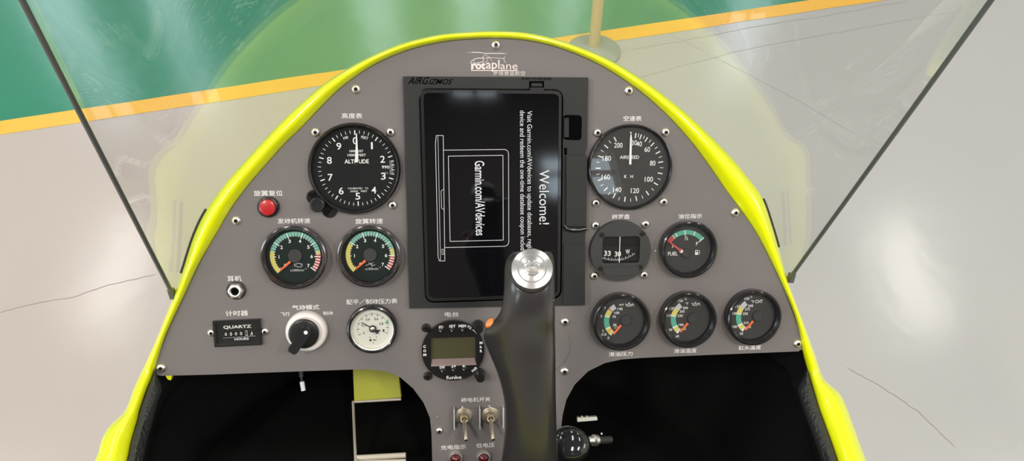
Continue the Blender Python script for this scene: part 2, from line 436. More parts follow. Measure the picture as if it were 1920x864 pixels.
for i in range(NS):
    a, b = rows[i], rowo[i]; q = []
    wide = min(1, max(0, ((b - a).length - 14) / 30))
    for t, h in ((0.0, -.004), (.0, -.0015), (.06, .0005), (.14, .0022), (.25, .0036 + .001 * wide), (.38, .0047 + .002 * wide), (.52, .0052 + .003 * wide), (.66, .0050 + .003 * wide), (.79, .0037 + .002 * wide), (.90, .0012), (.97, -.0015), (1.0, -.004)):
        hh = h + sill(a.y + (b.y - a.y) * t)
        q.append(L(a.x + (b.x - a.x) * t, a.y + (b.y - a.y) * t, hh))
    e = q[-1].copy(); outer_edge.append(e)
    base = e.z
    for dz, sc in ((.012, 1.0), (.05, 1.0), (.11, .995), (.18, .98), (.27, .93), (.36, .82), (.42, .64)):
        p = taper(e, sc); p.z = base * (1 - dz / .42) - dz; q.append(p)
    q[0].z -= .0
    vs += q
NP = len(vs) // NS
fs = [(i * NP + j, i * NP + j + 1, (i + 1) * NP + j + 1, (i + 1) * NP + j) for i in range(NS - 1) for j in range(NP - 1)]
vs.append(Vector((cen.x, cen.y - .03, -.45))); nc = len(vs) - 1
fs += [((i + 1) * NP + NP - 1, i * NP + NP - 1, nc) for i in range(NS - 1)] + [(NP - 1, (NS - 1) * NP + NP - 1, nc)]
bl_ = (NS - 1) * NP
fs += [(j + 1, j, bl_ + j, bl_ + j + 1) for j in range(12, NP - 1)]          # closed rear end
mb.add(vs, fs, 'yellow'); mb.build('shell', cowl, angle=50)
# black interior: trim roll, then tub
LI = {0: 36, 5: 22}
vs = []
for i in range(NS):
    a, b = rows[i], rowo[i]
    d = Vector((1, 0, 0)) if a.x < 900 else Vector((-1, 0, 0))
    k = min(1, max(0, (a.y - 690) / 40)); wl = 30 * k * (1 if a.x > 900 else 1.0)
    q = []
    if k > 0: seq = ((0, -.003), (.12, .003), (.45, .005), (.8, .001), (1, -.008))
    else: seq = ((0, -.005),) * 5
    for t, h in seq: q.append(L(a.x + d.x * wl * t, a.y, h + sill(a.y) - (.006 if k == 0 else 0)))
    vs += q
n5 = 5
def sub_faces(idx, n): return [(idx[i] * n + j, idx[i] * n + j + 1, idx[i + 1] * n + j + 1, idx[i + 1] * n + j) for i in range(len(idx) - 1) for j in range(n - 1)]
left = [i for i in range(NS) if rows[i].x < 900 and rows[i].y > 688]; right = [i for i in range(NS) if rows[i].x > 900 and rows[i].y > 688]
for side in (left, right):
    mb = MB(); b0 = side[0] * n5
    mb.add([vs[i] for s_ in side for i in range(s_ * n5, s_ * n5 + n5)], [tuple(x - b0 for x in f) for f in sub_faces(side, n5)], 'liner')
    mb.build('edge_trim', cowl, angle=70, label='black grained padding along the cockpit edge')
mb = MB(); tv = []
for i in range(NS):
    e = vs[i * n5 + n5 - 1]
    oe = outer_edge[i]
    tv.append(e.copy()); p = e.copy(); p.z -= .012; tv.append(p)
    for dz, sc in ((.04, .93), (.10, .92), (.17, .89), (.24, .80), (.30, .64), (.34, .42)):
        p = taper(oe, sc); p.z = oe.z * (1 - dz / .34 * .93) - dz; tv.append(p)
nt_ = 8
tv.append(Vector((cen.x, cen.y - .02, -.35))); nc = len(tv) - 1; bl_ = (NS - 1) * nt_
fs = sub_faces(list(range(NS)), nt_) + [((i + 1) * nt_ + nt_ - 1, i * nt_ + nt_ - 1, nc) for i in range(NS - 1)] + [(nt_ - 1, bl_ + nt_ - 1, nc)]
fs += [(j + 1, j, bl_ + j, bl_ + j + 1) for j in range(0, nt_ - 1)]
mb.add(tv, fs, 'tub'); mb.build('cockpit_tub', cowl, angle=60, label='matt black inside of the cockpit')
# little yellow flange tab under the left panel corner
mb = MB(); q = [L(*p, -.006) for p in ((310, 700), (324, 702), (322, 711), (316, 710))]
mb.prism([(p.x, p.y) for p in q], -.010, -.004, 'yellow'); mb.build('flange_tab', cowl)
# rubber strip between cowling and windshield
def near(x, y): return min(range(NS), key=lambda i: (rowo[i] - Vector((x, y, 0))).length)
for (lo, hi) in ((near(343, 508), near(392, 385)), (near(1430, 375), near(1461, 478))):
    mb = MB()
    mb.tube([outer_edge[i] + (outer_edge[i] - cen).normalized() * .0006 + Vector((0, 0, -.001)) for i in range(lo, hi)], .0014, 'gasket')
    mb.build('rubber_strip', cowl, label='black rubber strip on the outer edge')

# ------------------------------------------------------------------ windshield
EL0, EL1 = L(326, 556, -.006), L(40, 0, .20)
ER0, ER1 = L(1481, 526, -.006), L(1865, 0, .20)
iL = min(range(NS), key=lambda i: (rowo[i] - Vector((326, 556, 0))).length); iR = min(range(NS), key=lambda i: (rowo[i] - Vector((1481, 526, 0))).length)
ids = list(range(iL, iR + 1)); nW = len(ids)
WL = .40
APD = .10        # depth of the sheet's foot on the nose at the apex
AP_DIR = Vector((0, .40, .92)).normalized()
dl = (EL1 - EL0); dr = (ER1 - ER0)
def wpoint(k, s):
    """k 0..1 along the foot, s 0..1 up the sheet"""
    f = k * (nW - 1); i = min(int(f), nW - 2); g = f - i
    e = outer_edge[ids[i]].lerp(outer_edge[ids[i + 1]], g)
    c = math.sin(math.pi * k); m_ = c ** .7
    base = Vector((e.x, e.y, -.006 - APD * m_))
    tng = (outer_edge[min(ids[i] + 3, ids[-1])] - outer_edge[max(ids[i] - 3, ids[0])]); nrm = Vector((-tng.y, tng.x, 0)).normalized()
    ed = (dl if k < .5 else dr) * 1.18
    mid = (nrm * (.23 + .10 * min(1, k / .5)) + Vector((0, .03, .92))).normalized() * WL
    b = min(1, abs(k - .5) * 2); bl = b ** 1.7
    return base + (mid * (1 - bl) + ed * bl) * s
nk, ns = 90, 16
mb = MB(); v0 = [[wpoint(k / nk, s / ns) for s in range(ns + 1)] for k in range(nk + 1)]
TH = .003
inn, out = [], []
for k in range(nk + 1):
    for s in range(ns + 1):
        du = v0[min(k + 1, nk)][s] - v0[max(k - 1, 0)][s]; dv = v0[k][min(s + 1, ns)] - v0[k][max(s - 1, 0)]
        nn = du.cross(dv).normalized()
        out.append(v0[k][s]); inn.append(v0[k][s] + nn * TH)
g = lambda k, s: k * (ns + 1) + s
mb.add(out, [(g(k, s), g(k, s + 1), g(k + 1, s + 1), g(k + 1, s)) for k in range(nk) for s in range(ns)], 'acrylic')
mb.add(inn, [(g(k, s), g(k + 1, s), g(k + 1, s + 1), g(k, s + 1)) for k in range(nk) for s in range(ns)], 'acrylic')
ws = empty('windshield', PM.copy(), 'clear curved acrylic windshield rising from the yellow cowling in front of the panel', 'windshield')
mb.build('pane', ws, angle=80)
for k in (0, nk):
    mb = MB(); pts = []
    for s in range(ns + 1): pts.append((v0[k][s] + inn[g(k, s)]) / 2)
    mb.tube(pts, .00185, 'edge', n=10); mb.build('edge_trim', ws, label='dark grey edge of the acrylic sheet')
for (px, py, sg) in ((324, 552, -1), (1483, 522, 1)):
    mb = MB(); c = L(px, py, .0)
    mb.prism([(c.x - .002, c.y - .004), (c.x + .002, c.y - .004), (c.x + .002 + sg * .002, c.y + .005), (c.x - .002 + sg * .002, c.y + .005)], -.006, .002, 'edge')
    mb.build('bracket', ws, bevel=.0006, label='small dark clip at the foot of the sheet')

# ------------------------------------------------------------------ instrument panel
BOT = [(1507, 645), (1505, 654), (1497, 658.5), (1468, 659.7), (1321, 665.6), (1200, 671), (1165, 673.7), (1133.7, 680.6), (1102.5, 696), (1077.5, 721), (1062, 749), (1055, 777.5), (1052.5, 800), (1051, 910),
       (811, 910), (810.5, 864), (809, 811), (806, 783), (794, 754.4), (775, 728.5), (751.5, 708), (725.5, 696.6), (692.5, 692), (660.6, 692.6), (562.6, 696), (480, 699), (400, 702), (300, 704.5), (291, 701), (288, 694)]
panel = empty('instrument_panel', PM.copy(), 'grey arched instrument panel of the gyroplane with white Chinese lettering', 'instrument panel')
arch = [(p.x, p.y) for p in spline([Vector((*p, 0)) for p in ARCH_IN], 120)]
rnd = []
for p in arch + BOT: q = L(p[0], p[1], .0); rnd.append((q.x, q.y))
plate = MB().prism(rnd, -.003, 0, 'plate').build('plate', panel, bevel=.0005)
# round blanking cover partly behind the stick
c = L(1012, 648); sc = S(1012, 648)
mb = MB().lathe([(57, .2), (57, 1.2), (56.2, 1.8), (0, 1.8)], 'plate', n=80)
o = mb.build('blanking_cover', panel, k=sc, label='round grey blanking plate'); o.location = c

PX = MB()
def ptxt(mb, s, px, py, wd, ht, m='print_', rot=0, bold=.012, h=.00025, shear=0):
    c = L(px, py, h); k = S(px, py, h)
    e = L(px + 10, py, h) - L(px, py, h)
    mb.text(s, c.x, c.y, wd * k if wd else None, ht * k, h, m, rot, bold, shear)
for s, px, py, wd, ht in (('高度表', 660, 217, 38, 10), ('空速表', 1186, 222, 35, 9.5), ('旋翼复位', 503, 362, 53, 10.5), ('发动机转速', 551, 414, 60, 10), ('旋翼转速', 692, 414.5, 51, 10),
        ('耳机', 439.5, 522, 26, 10.5), ('计时器', 444, 587, 41, 10.5), ('气动模式', 573, 576, 50, 9.5), ('飞行', 534.6, 588.5, 17, 8), ('制动', 615, 587, 18, 7.5), ('配平／制动压力表', 697.5, 565, 94, 10),
        ('电台', 847, 589, 26, 9.5), ('磁罗盘', 1164, 406, 34, 9), ('油位指示', 1294, 405, 46, 9), ('滑油压力', 1164, 663.5, 46, 8.5), ('滑油温度', 1285, 657.5, 44, 8.5), ('缸头温度', 1406, 651.5, 44, 8.5),
        ('磁电机开关', 892, 749, 55, 9), ('充电指示', 850, 838, 47, 9.5), ('低电压', 910, 834.5, 35, 9), ('1', 867, 765, 2.5, 7), ('2', 917.6, 763, 4.5, 7)):
    mb = MB(); ptxt(mb, s, px, py, wd, ht, bold=.010); mb.build('lettering', plate, flat=True, label='white engraved lettering')
# logo
mb = MB(); lg = lambda x, y: tuple(L(850 + x / 8.64, 60 + y / 8.64).xy); k = S(930, 110)
for pts, wd in (([(215, 333), (300, 329), (380, 325)], .5), ([(300, 329), (400, 330), (480, 338)], 1.6), ([(470, 340), (560, 343)], 1.0), ([(540, 345), (700, 347), (820, 347)], 1.5), ([(800, 347), (865, 347)], .8),
                ([(515, 350), (500, 385), (470, 412)], .9), ([(525, 350), (545, 390), (600, 415)], .7), ([(280, 505), (290, 470), (350, 435), (420, 420), (485, 425), (490, 450), (465, 485), (400, 500), (330, 505)], 1.3),
                ([(330, 500), (320, 485), (345, 455)], .7), ([(485, 420), (545, 425), (560, 450), (535, 480), (495, 490)], .9), ([(540, 412), (640, 418), (810, 428)], .9),
                ([(840, 400), (815, 430), (825, 465), (845, 498)], .9), ([(555, 408), (600, 430), (630, 475)], .7), ([(280, 505), (300, 520)], 1.0), ([(295, 622), (1040, 622)], 1.7), ([(292, 520), (292, 620)], 1.2), ([(1035, 622), (1035, 632)], .6)):
    mb.stroke([lg(*p) for p in pts], wd * k * .9, .0003, 'logo')
def rawtext(mb, s, x0, x1, y0, y1, m='logo', bold=.02):
    a = Vector(lg(x0, y1)); b = Vector(lg(x1, y0)); c = (a + b) / 2; mb.text(s, c.x, c.y, b.x - a.x, b.y - a.y, .00032, m, 0, bold)
rawtext(mb, 'rot', 295, 520, 488, 605, bold=.045); rawtext(mb, 'apl', 528, 748, 452, 640, bold=.012); rawtext(mb, 'ane', 760, 1040, 527, 605, bold=.0)
rawtext(mb, '罗塔普蓝航空', 645, 1165, 632, 702, bold=0)
mb.build('logo', plate, flat=True, label='pale gyroplane drawing with the word rotaplane')

def screw_mb(r=8.5, m='steel', rec=True):
    mb = MB().lathe([(r * 1.02, 0), (r * 1.02, r * .12), (r * .9, r * .42), (r * .62, r * .66), (r * .4, r * .7)], m, n=28)
    mb.f.pop(); mb.m.pop()
    mb.lathe([(r * .4, r * .7), (r * .37, r * .3), (0, r * .3)], 'dscrew', n=6)
    return mb
_sm = {}
def screw(px, py, parent, pm, r=8.5, m='steel', h=0.0, name='screw', label=None):
    """screw on the panel seen at px,py as a child of an object whose frame is pm"""
    key = (r, m)
    hk = h + r * .0003
    w_ = PM @ Vector((L(px, py, hk).x, L(px, py, hk).y, h)); loc = pm.inverted() @ w_
    if key not in _sm:
        o = screw_mb(r, m).build(name, parent, k=S(960, 400)); _sm[key] = o.data
    else:
        o = bpy.data.objects.new(name, _sm[key]); col.objects.link(o); o.parent = parent
    o.location = loc; o.rotation_euler = (0, 0, random.uniform(0, 1))
    if label: o['label'] = label
    return o
for p in ((930, 84), (667, 167), (1180, 170), (442, 414), (1380, 399), (301, 691), (1497, 645), (824, 809), (1060, 604), (1059, 697)):
    screw(*p, panel, PM, 8.8 if p[1] < 800 else 7.6)
mb = MB().lathe([(1.6, 0), (1.4, .8), (0, 1.2)], 'grey', n=12)
for p in ((820, 781), (1229, 470.5)): 
    o = MB().lathe([(1.3, 0), (1.1, .7), (0, 1)], 'steel', n=12).build('rivet', panel, k=.00048); o.location = L(*p)

# ------------------------------------------------------------------ instruments
def inst(name, label, cat, px, py, h=0.0, rot=0.0, group=None):
    """a thing whose front, h metres above the panel, is seen centred at px,py"""
    p = L(px, py, h); mw = PM @ Matrix.Translation((p.x, p.y, 0)) @ Matrix.Rotation(R(rot), 4, 'Z')
    return empty(name, mw, label, cat, group), S(px, py, h), mw
def bezel(t, k, r, ri, z=22, deep=9, m='bezel', glass=True, wallm='black'):
    mb = MB().lathe([(r - 1, 0), (r - .5, z * .55), (r, z * .75), (r - 1, z * .92), (r - 3.5, z), (r - 6, z * .99), (ri + 2, z * .86), (ri, z * .74)], m, n=80)
    mb.f.pop(); mb.m.pop()
    mb.lathe([(ri, z * .74), (ri - .6, deep)], wallm, n=80); mb.f.pop(); mb.m.pop()
    mb.build('bezel', t, k=k)
def glass(t, k, r, z, name='glass'):
    MB().lathe([(r, z - 1), (r, z), (r * .6, z + .01), (0, z + .01)], 'glass', n=64).build(name, t, k=k, angle=80)
def hubdisc(t, k, r, z, m='dial2', c=(0, 0)):
    MB().lathe([(r, z), (r, z + 3), (r - 1, z + 4), (0, z + 4)], m, c=c, n=40).build('hub', t, k=k)
def needle(t, k, pts, z, m, th=1.0, label=None):
    return MB().prism(pts, z, z + th, m).build('needle', t, k=k, label=label)
def bar(x0, y0, x1, y1, w0, w1=None):
    a, b = Vector((x0, y0)), Vector((x1, y1)); d = (b - a).normalized(); p = Vector((-d.y, d.x)); w1 = w0 if w1 is None else w1
    return [tuple(a - p * w0 / 2), tuple(b - p * w1 / 2), tuple(b + p * w1 / 2), tuple(a + p * w0 / 2)]

# altimeter
t, k, mw = inst('altimeter', 'large round black altimeter with white digits, upper left of the tablet', 'gauge', 664, 317, .008)
mb = MB().lathe([(86, 0), (86.5, 8), (85.5, 13), (82.5, 16), (80, 14.5), (79, 11)], 'bezel2', n=96); mb.f.pop(); mb.m.pop()
mb.lathe([(79, 11), (78, 5)], 'black', n=96); mb.f.pop(); mb.m.pop(); mb.build('bezel', t, k=k)
dl_ = MB().disc(78.4, 5, 'dial', n=80).build('dial', t, k=k)
mb = MB(); c = (3.2, 0.5)
for j in range(50):
    a = 91 - 7.2 * j; mj = j % 5 == 0
    mb.tick(a, 63 if mj else 65.5, 71.5, 2.1 if mj else 1.0, 5.3, 'white', c)
for j in range(10):
    a = 91 - 36 * j; rr = 52 if j not in (5,) else 53
    mb.text(str(j), c[0] + rr * math.cos(R(a)), c[1] + rr * math.sin(R(a)), 9.0 if j != 1 else 3.4, 13.2, 5.3, 'white', 0, .01)
mb.text('ALTITUDE', 4, 13.5, 45, 7.8, 5.3, 'white', bold=.02)
mb.text('100', -15, 58, 9, 5, 5.3, 'white', 14); mb.text('FEET', 20, 58, 13, 5, 5.3, 'white', -14)
mb.text('1000 FEET', 4, 33, 26, 4.3, 5.3, 'white'); mb.text('10000 FEET', 4.5, 25.5, 34, 4.6, 5.3, 'white')
mb.text('990', 57.5, 2.6, 14, 6, 5.3, 'white')
for j in range(9): mb.box(68, -9 + j * 2.7, 71 if j % 2 else 73.5, -8.2 + j * 2.7, 5.3, 5.35, 'white')
mb.text('MILLIBARS', 66, 2, 26, 2.2, 5.3, 'grey', 90, 0); mb.text('hPa', 57, -8.5, 10, 2.6, 5.3, 'grey')
mb.text('CALIBRATED   TO', 5, -37.5, 38, 3.4, 5.3, 'white', bold=0); mb.text('20000   FEET', 6, -43, 32, 3.4, 5.3, 'white', bold=0)
mb.build('dial_markings', dl_, k=k, flat=True)
needle(t, k, [(1.2, 12), (1.5, 22), (3.2, 42), (4.2, 66), (6.2, 66), (6.9, 42), (7.6, 22), (6.5, 12)], 7.5, 'white')
MB().lathe([(4.5, 5.5), (4, 7.3), (0, 7.3)], 'black', c=(4, 8)).build('hub', t, k=k)
glass(t, k, 78.8, 12)
mb = MB().lathe([(14, 0), (14, 3), (0, 3)], 'bezel2', c=(-78, -54)); mb.lathe([(14, 0), (14, 3), (0, 3)], 'bezel2', c=(-50, -80))
mb.prism([(-90, -47), (-66, -42), (-40, -72), (-56, -92)], 0, 3, 'bezel2'); mb.build('mounting_lug', t, k=k, bevel=.0004)
MB().lathe([(13, 2), (13.5, 12), (14, 24), (13, 27), (11, 28), (10.2, 27.4), (0, 27.2)], 'black', c=(-69, -66), n=40).build('setting_knob', t, k=k, label='black round setting knob')
for p in ((591, 248), (732, 248), (736, 385)): screw(*p, t, mw)

# airspeed indicator
t, k, mw = inst('airspeed_indicator', 'large round charcoal airspeed dial with white digits 30 to 200, right of the tablet', 'gauge', 1184, 314, .008)
mb = MB().lathe([(81, 0), (81, 9), (80, 13), (78, 14), (76.5, 12)], 'bezel2', n=96); mb.f.pop(); mb.m.pop()
mb.lathe([(76.5, 12), (75.5, 4)], 'black', n=96); mb.f.pop(); mb.m.pop(); mb.build('bezel', t, k=k)
dl_ = MB().disc(76, 4, 'dial2', n=80).build('dial', t, k=k)
AV = [(20, 91), (30, 81), (40, 71.5), (50, 60), (60, 45.5), (80, 9.5), (100, -31), (120, -76), (140, -118), (160, -158), (180, -200), (200, -241)]
def aang(v):
    for (a, b), (c_, d) in zip(AV, AV[1:]):
        if a <= v <= c_: return b + (d - b) * (v - a) / (c_ - a)
mb = MB()
for v_ in range(30, 201, 5):
    mj = v_ % 10 == 0; mb.tick(aang(v_), 56 if mj else 59, 65.5, 2.0 if mj else 1.1, 4.3, 'white', (0, -1))
for s, x, y in (('200', -23, 41), ('180', -44.5, 16.5), ('160', -45.5, -18.5), ('140', -23, -43), ('120', 11.5, -45), ('100', 38, -23.5), ('80', 44.5, 7), ('60', 33, 33), ('40', 17, 43.5), ('30', 7.5, 45.5)):
    mb.text(s, x, y, 5.3 * len(s), 9.6, 4.3, 'white', 0, .006)
mb.text('AIRSPEED', -1, 18.5, 37, 6.4, 4.3, 'white'); mb.text('K   H', -1.5, -18, 17, 6, 4.3, 'white')
mb.build('dial_markings', dl_, k=k, flat=True)
needle(t, k, [(-2.2, 5), (-1.8, 55), (-.6, 62), (.6, 62), (1.8, 55), (2.2, 5)], 6.5, 'white')
MB().lathe([(3, 4.2), (2.6, 6.4), (0, 6.4)], 'black', c=(0, 7)).build('hub', t, k=k)
MB().lathe([(1.6, 4.4), (1.6, 5), (.8, 5)], 'white', c=(0, 64.5), n=16).build('zero_mark', t, k=k)
glass(t, k, 76.3, 12)
for p in ((1121, 249), (1249, 248), (1118, 381), (1245, 379)): screw(*p, t, mw)

# tachometers
def tach(label, px, py, r, segs, unit, kind):
    t, k, mw = inst('tachometer', label, 'gauge', px, py, .010, 0, 'tachometers left of the tablet')
    s = r / 61.0
    bezel(t, k, 61 * s, 52 * s, 23, 7)
    dl_ = MB().disc(51.6 * s, 7, 'dialg', n=64).build('dial', t, k=k)
    mb = MB(); z = 7.3; c = (1.2, 0)
    an = lambda v_: 218 - 36.7 * v_
    for a0, a1, m in segs: mb.sector(38.5 * s, 46.5 * s, a0, a1, z, m, c)
    for j in range(0, 36):
        v_ = j * .2; a = an(v_); mj = j % 5 == 0
        red_ = a < 3; yel_ = a > segs[0][1]
        if yel_: mb.tick(a, (35.5 if mj else 36.8) * s, 39.5 * s, 1.6, z + .2, 'white' if mj else 'yel', c)
        else: mb.tick(a, (35 if mj else 37) * s, 46.5 * s, 1.9 if (mj or red_) else 1.5, z + .2, 'white' if (mj or red_) else 'grey', c)
    for v_ in range(8):
        a = an(v_); rr = 30 * s
        x, y = c[0] + rr * math.cos(R(a)), c[1] + rr * math.sin(R(a))
        if v_ == 0: x, y = -18 * s, -17.5 * s
        mb.text(str(v_), x, y, 4.6 * s if v_ != 1 else None, 6.6 * s, z, 'white', 0, .02)
    mb.text(unit, 3 * s, -27 * s, 25 * s, 4.4 * s, z, 'grey', bold=.01); mb.text('-1', 18 * s, -24.5 * s, 4 * s, 3 * s, z, 'grey')
    if kind == 'engine': mb.stroke([(-1, -15), (-1, -19), (2, -19), (4, -21), (10, -21), (13, -19), (13, -15.5), (10, -15.5), (9, -13.8), (4, -13.8), (3, -15.5)], 1.1, z, 'grey', True)
    else: mb.stroke([(-8, -20), (6, -14.5)], .9, z, 'grey'); mb.stroke([(-2, -14.5), (4, -20), (10, -19)], .9, z, 'grey'); mb.stroke([(3, -17), (4, -22)], .9, z, 'grey')
    mb.build('dial_markings', dl_, k=k, flat=True)
    needle(t, k, bar(-27 * s, -26 * s, -8 * s, -9.5 * s, 2.6, 4.6), 10.5, 'orange', 1.2, label='orange pointer')
    hubdisc(t, k, 13 * s, 7.3, 'dial2', (1, 1))
    glass(t, k, 52 * s, 15.5)
tach('engine tachometer, left of the two green and yellow banded dials', 550, 483, 61.5, [(224, 168, 'yel'), (168, 12, 'green'), (12, 3, 'yel'), (3, -40, 'red')], 'x1000min', 'engine')
tach('rotor tachometer, right of the two banded dials and next to the tablet', 692, 481, 60, [(224, 148, 'yel'), (148, 17, 'green'), (17, -5, 'yel'), (-5, -40, 'red')], 'x100min', 'rotor')

# fuel gauge
t, k, mw = inst('fuel_gauge', 'round black fuel gauge with a green arc and red pointer', 'gauge', 1293, 468.5, .010)
bezel(t, k, 54.5, 46, 23, 8, 'bezel2')
dl_ = MB().disc(45.6, 8, 'dial2', n=64).build('dial', t, k=k)
mb = MB(); z = 8.3; c = (-3, -9)
mb.sector(36.5, 45, 128, 42, z, 'green', c); mb.sector(36, 45, 148, 128, z, 'red', c)
for a, r0 in ((119, 37), (94, 34), (68, 37)): mb.tick(a, r0, 45, 1.7, z + .2, 'white', c)
mb.tick(41, 33, 45.5, 1.8, z + .2, 'white', c); mb.tick(128, 36, 45, .8, z + .2, 'white', c)
mb.text('½', -3, 20.5, 6.5, 8, z, 'white', bold=.01); mb.text('F', 18.5, 9.5, 4, 6.5, z, 'white'); mb.text('E', -28.5, 5.5, 3.5, 5.5, z, 'white'); mb.text('FUEL', -28, -9, 19, 7.2, z, 'white')
mb.prism([(15.5, -12), (21, -12), (21, -3), (15.5, -3)], z, z + .05, 'white'); mb.prism([(16.5, -7), (20, -7), (20, -4.2), (16.5, -4.2)], z + .05, z + .1, 'dial2')
mb.stroke([(22, -11), (23.5, -11), (24, -5), (23, -3.5)], .9, z, 'white'); mb.build('dial_markings', dl_, k=k, flat=True)
needle(t, k, bar(-37, 14.5, -14, -3, 2.6, 4.4), 12, 'red', 1.2, label='red pointer')
MB().lathe([(3.6, 8), (3.4, 12.8), (0, 13.2)], 'cream', c=(-13, -3.8), n=24).build('pointer_hub', t, k=k)
hubdisc(t, k, 9, 7.7, 'dial2', (-3, -8))
glass(t, k, 46, 16)

# three small engine gauges
def smallg(name, label, px, py, r, segs, inner, outer, heads, icon):
    t, k, mw = inst(name, label, 'gauge', px, py, .010, 0, 'small engine gauges at the lower right')
    bezel(t, k, r, r * .83, 23, 8, 'bezel2')
    dl_ = MB().disc(r * .825, 8, 'dial2', n=64).build('dial', t, k=k)
    mb = MB(); z = 8.3; c = (5.5, .5)
    for a0, a1, m in segs: mb.sector(27, 37, a0, a1, z, m, c)
    for s, x, y in inner: mb.text(s, x, y, 3.3 * len(s), 5.0, z, 'white', 0, .012)
    for s, x, y in outer: mb.text(s, x, y, 3.2 * len(s), 5.0, z, 'white', 0, .012)
    for s, x, y, wd, ht in heads: mb.text(s, x, y, wd, ht, z, 'white', 0, .01)
    if icon:
        x, y = icon; mb.stroke([(x - 7, y + 3), (x - 4, y - 2), (x + 4, y - 2), (x + 8, y + 2.5)], 1.0, z, 'white'); mb.stroke([(x - 4, y + 1), (x + 4, y + 1), (x + 8, y + 2.5)], .9, z, 'white')
        mb.stroke([(x, y + 1), (x, y + 4)], .9, z, 'white'); mb.stroke([(x - 2, y + 4), (x + 2, y + 4)], .9, z, 'white'); mb.stroke([(x + 9, y + .5), (x + 9, y - 2)], 1, z, 'white'); mb.stroke([(x - 7, y + 3), (x - 5, y + 1)], .9, z, 'white')
    mb.build('dial_markings', dl_, k=k, flat=True)
    needle(t, k, bar(-13.5, -24.5, .5, -7.5, 3.4, 4.2), 12, 'orange', 1.2, label='orange red pointer')
    hubdisc(t, k, 10.5, 8, 'dial2', (11, 1))
    glass(t, k, r * .83, 16)
SEG = [(125, 146, 'grey'), (146, 169, 'yel'), (169, 172, 'white'), (172, 207, 'green'), (207, 211, 'white'), (211, 226, 'yel'), (226, 233, 'white')]
smallg('oil_pressure_gauge', 'oil pressure gauge marked psi, left of the three small lower right dials', 1166, 604.5, 55.5,
       [(120, 139, 'grey'), (139, 142, 'red'), (142, 164, 'yel'), (164, 167, 'white'), (167, 204, 'green'), (204, 207, 'white'), (207, 215, 'yel'), (215, 218, 'orange'), (218, 229, 'yel'), (229, 232, 'white')],
       (('145', -1, 23), ('100', -7, 15.5), ('70', -12, 8), ('30', -10.5, -8), ('12', -7, -13.5)), (('7', -30, 25), ('5', -36.5, 10), ('2', -33, -19), ('0.8', -31, -26), ('0', -22, -33)), (('psi', 1.5, 31, 8, 4.5),), (16, 30))
smallg('oil_temperature_gauge', 'oil temperature gauge, middle of the three small lower right dials', 1292, 600.5, 54, SEG,
       (('300', -4, 21), ('265', -10, 14.5), ('230', -13.5, 6), ('190', -11, -12), ('120', -6, -20)), (('130', -29.5, 20.5), ('110', -34.5, 7), ('90', -31, -21), ('60', -17, -34), ('150', -14, 35)), (('°C', -4.5, 38, 6, 4), ('°F', -1.5, 29.5, 6, 4.5)), (15, 27.5))
smallg('cylinder_head_gauge', 'cylinder head temperature gauge marked CHT, nearest the yellow rim', 1415, 596.5, 53.5, SEG,
       (('300', -4, 21), ('275', -10, 14.5), ('250', -13.5, 6), ('210', -11, -12), ('120', -6, -20)), (('135', -29.5, 20.5), ('120', -34.5, 7), ('100', -33, -19), ('50', -19, -33), ('150', -12, 35)), (('°C', -4, 38, 5, 4), ('°F', -.5, 29, 6, 5), ('CHT', 12, 29, 15, 6.5)), None)

# air pressure gauge
t, k, mw = inst('pressure_gauge', 'small pressure gauge with a cream face and black pointer, under the rotor tachometer', 'gauge', 697.5, 618.5, .006)
mb = MB().lathe([(47, 0), (47, 8), (45.5, 12), (43, 13), (41, 12)], 'bezel2', n=72); mb.f.pop(); mb.m.pop(); mb.build('bezel', t, k=k)
mb = MB().lathe([(41, 11), (40, 12.5), (38.5, 12), (37.5, 5)], 'steel', n=72); mb.f.pop(); mb.m.pop(); mb.build('inner_ring', t, k=k)
dl_ = MB().disc(38, 5, 'cream', n=60).build('dial', t, k=k)
mb = MB(); z = 5.2; c = (1, 1)
for j in range(11):
    a = 205 - j * 22.6; mb.tick(a, 24.5, 30, 1.1, z, 'ink', c)
for j in range(51):
    a = 205 - j * 4.52; mb.tick(a, 27.5, 30, .45, z, 'ink', c)
for s, x, y in (('0', -16, -7.5), ('0.2', -16, 7.5), ('0.4', -8, 18.5), ('0.6', 8, 19), ('0.8', 17, 9.5), ('1', 21, -4)): mb.text(s, x, y, 3 + 2.2 * (len(s) - 1), 5, z, 'ink')
mb.text('MPa', 8, -10, 12, 3, z, 'grey'); mb.text('SMC', 4.5, -22, 8, 3, z, 'ink'); mb.lathe([(2.2, z), (2.2, z + .05), (1.3, z + .05)], 'ink', c=(-4, -22), n=16); mb.disc(1.2, z, 'red', (-5, -16.5), 12); mb.disc(1.0, z, 'ink', (7, -16), 12)
mb.text('C', 1.5, -27.5, 2.5, 3, z, 'ink'); mb.prism([(25, 10), (30, 19), (31, 8)], z, z + .4, 'green')
mb.build('dial_markings', dl_, k=k, flat=True)
needle(t, k, bar(-20, 14, 1, 1, 1.1, 2.2) , 7, 'ink', .8)
MB().prism([(3, -1), (15, -2), (9, -10), (2, -3)], 7, 7.8, 'ink').build('needle_tail', t, k=k)
mb = MB().lathe([(6.6, 5.2), (6.6, 9), (4.3, 9.2)], 'ink', c=(1, .5), n=30); mb.lathe([(4.3, 9.2), (3, 10), (0, 10.2)], 'brass', c=(1, .5), n=24); mb.build('hub', t, k=k)
glass(t, k, 38.5, 11)

